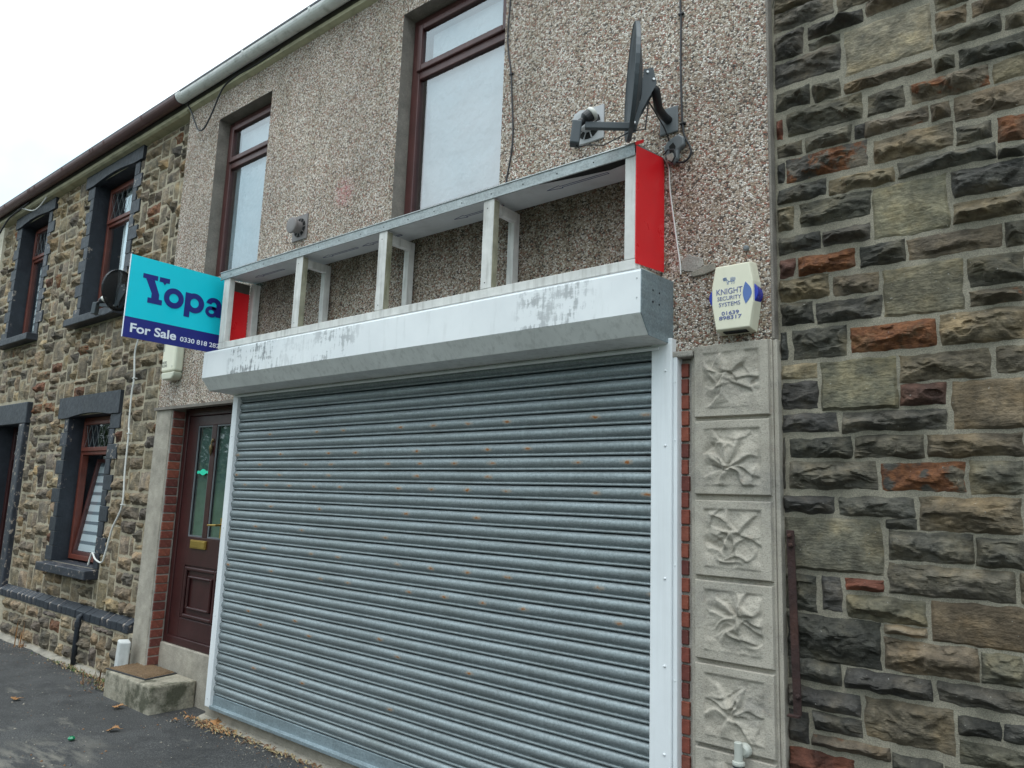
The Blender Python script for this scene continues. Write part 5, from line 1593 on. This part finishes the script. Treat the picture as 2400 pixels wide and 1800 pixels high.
for i, (x, y, L, a, lb) in enumerate([(-6.86, -.81, .10, .9, 'orange-brown dry leaf alone on the open tarmac left of the doorstep'), (-6.12, -.35, .11, .9, 'orange dry leaf lying just in front of the mossy doorstep'), (-5.575, -.615, .11, .8, 'orange dry leaf on the tarmac straight out from the shutter corner'),
        (-5.50, -.215, .06, .7, 'small curled dry leaf between the doorstep and the shutter'), (-5.47, -.125, .075, 1.2, 'small brown dry leaf close to the foot of the white guide rail'), (-5.225, -.045, .15, .4, 'large pale tan leaf against the shutter plinth')]):
    leaf(x, y, L*.78, a, lb, i+2)
# litter heap and weeds: nobody could count them
def wisps(name, label, c, sx, sy, nn, mats, hmax, seed, flatf=.15):
    r3 = random.Random(seed); mb = MB()
    for i in range(nn):
        mb.mi = r3.randrange(len(mats))
        x = c[0]+r3.gauss(0, sx); y = min(c[1]+r3.gauss(0, sy), c[1]+2*sy); z = .003
        a = r3.uniform(0, 6.28); L = r3.uniform(.02, .09); hgt = hmax*r3.random()**2
        p0 = Vector((x, y, z)); p2 = p0+Vector((math.cos(a)*L, math.sin(a)*L*.6, hgt*flatf+r3.random()*.01)) if hgt < .1 else p0+Vector((math.cos(a)*L*.4, math.sin(a)*L*.3, hgt))
        p1 = (p0+p2)/2+Vector((0, 0, .01+hgt*.15))
        wv = Vector((-math.sin(a), math.cos(a), 0))*r3.uniform(.0012, .006)
        mb.add([p0-wv, p0+wv, p1+wv*1.2, p1-wv*1.2, p2], [(0, 1, 2, 3), (3, 2, 4)])
    o = obj(name, mb, mats); o['kind'] = 'stuff'; tag(o, label, 'weeds'); rebase(o, (c[0], c[1], 0)); return o
wisps('dead_weeds', 'dead brown weeds and leaf litter in the corner beside the doorstep', (-6.86, -.12), .14, .07, 260, [M['weed'], M['weed'], M['straw'], M['weedgreen']], .13, 1)
wisps('leaf_litter', 'brown leaf litter along the foot of the shutter plinth', (-5.18, -.08), .16, .035, 220, [M['weed'], M['straw'], M['leaf']], .02, 2)
wisps('plinth_litter', 'thin line of dry litter where the tarmac meets the shutter plinth', (-4.3, -.065), .45, .02, 200, [M['weed'], M['straw']], .02, 3)
wisps('dry_weed', 'single dry rusty weed growing against the plinth of the stone house', (-9.05, -.09), .03, .02, 26, [M['weed'], M['leaf']], .30, 4)
wisps('wall_foot_weeds', 'low green and brown weeds along the foot of the stone house', (-7.6, -.10), .35, .02, 200, [M['weedgreen'], M['straw'], M['weed']], .04, 5)
mb = MB(); r3 = random.Random(6)
mb.lathe(Matrix.Translation((-5.556, -.889, .012)), [(.022, 0), (.024, .008), (.012, .018)], 9)
o = obj('glass_shard', mb, M['caps'], None); tag(o, 'small bright green piece of glass on the tarmac', 'glass shard'); rebase(o, (-5.556, -.889, .012))

# grit and small stones
r3 = random.Random(44); mb = MB()
for i in range(2600):
    x = r3.uniform(-9.8, -2.2)
    y = -.09-abs(r3.gauss(0, .09)) if i < 1200 else r3.uniform(-1.9, -.1)
    if -6.62 < x < -5.75 and y > -.31: continue
    s_ = r3.uniform(.0015, .0055) if r3.random() < .93 else r3.uniform(.006, .011)
    z = .012*fbm(Vector((x*1.3, y*1.3, 0)))+s_*.3
    a = r3.uniform(0, 6.28); mb.mi = r3.choice((0, 0, 1, 2))
    c_, d_ = math.cos(a)*s_, math.sin(a)*s_
    mb.add([(x+c_, y+d_, z), (x-d_, y+c_, z), (x-c_, y-d_, z), (x+d_, y-c_, z), (x, y, z+s_*.9)], [(0, 1, 4), (1, 2, 4), (2, 3, 4), (3, 0, 4)])
o = obj('grit', mb, [M['concrete'], M['slate'], M['weed']]); o['kind'] = 'stuff'; tag(o, 'loose grit and small stones scattered over the tarmac', 'grit')

# ------------------------------------------------------------------ across the road: what the glass mirrors
mb = MB(); vs = []; fs = []; nx, ny = 130, 10
for j in range(ny+1):
    for i in range(nx+1):
        x = -95+125*i/nx; y = -9.33-14*j/ny
        vs.append((x, y, .0+3.6*(j/ny)**1.2+.25*fbm(Vector((x*.3, y*.3, 0)))*min(1, j/2)))
for j in range(ny):
    for i in range(nx):
        a = j*(nx+1)+i; fs.append((a, a+1, a+nx+2, a+nx+1))
mb.add(vs, fs)
M['grass'] = wmat('grass_bank', (.055, .085, .022), .9, 0, .35, 3, .8, 30, .03)
M['foliage'] = wmat('foliage', (.045, .075, .025), .7, 0, .4, 1.5, 0)
struct(obj('grass_bank', mb, M['grass'], smooth=True))
r3 = random.Random(31); mb = MB()
for t in range(46):
    cx = -92+2.6*t+r3.uniform(-.6, .6); cy = -19+r3.uniform(-1.5, 1.5); hh = r3.uniform(3.0, 5.5)
    for k in range(420):
        a = r3.uniform(0, 6.28); b = r3.uniform(-1, 1); rr = r3.random()**.4
        p = Vector((cx+1.7*rr*math.cos(a)*math.sqrt(1-b*b), cy+1.4*rr*math.sin(a)*math.sqrt(1-b*b), 2.2+hh*.5+hh*.55*rr*b))
        d1 = Vector((r3.gauss(0, 1), r3.gauss(0, 1), r3.gauss(0, 1))).normalized()*.22; d2 = d1.orthogonal().normalized()*.11
        mb.add([p-d1, p-d2, p+d1, p+d2], [(0, 1, 2, 3)])
o = obj('far_hedge', mb, M['foliage']); o['kind'] = 'stuff'; tag(o, 'mass of green bushes along the bank across the road', 'bushes')
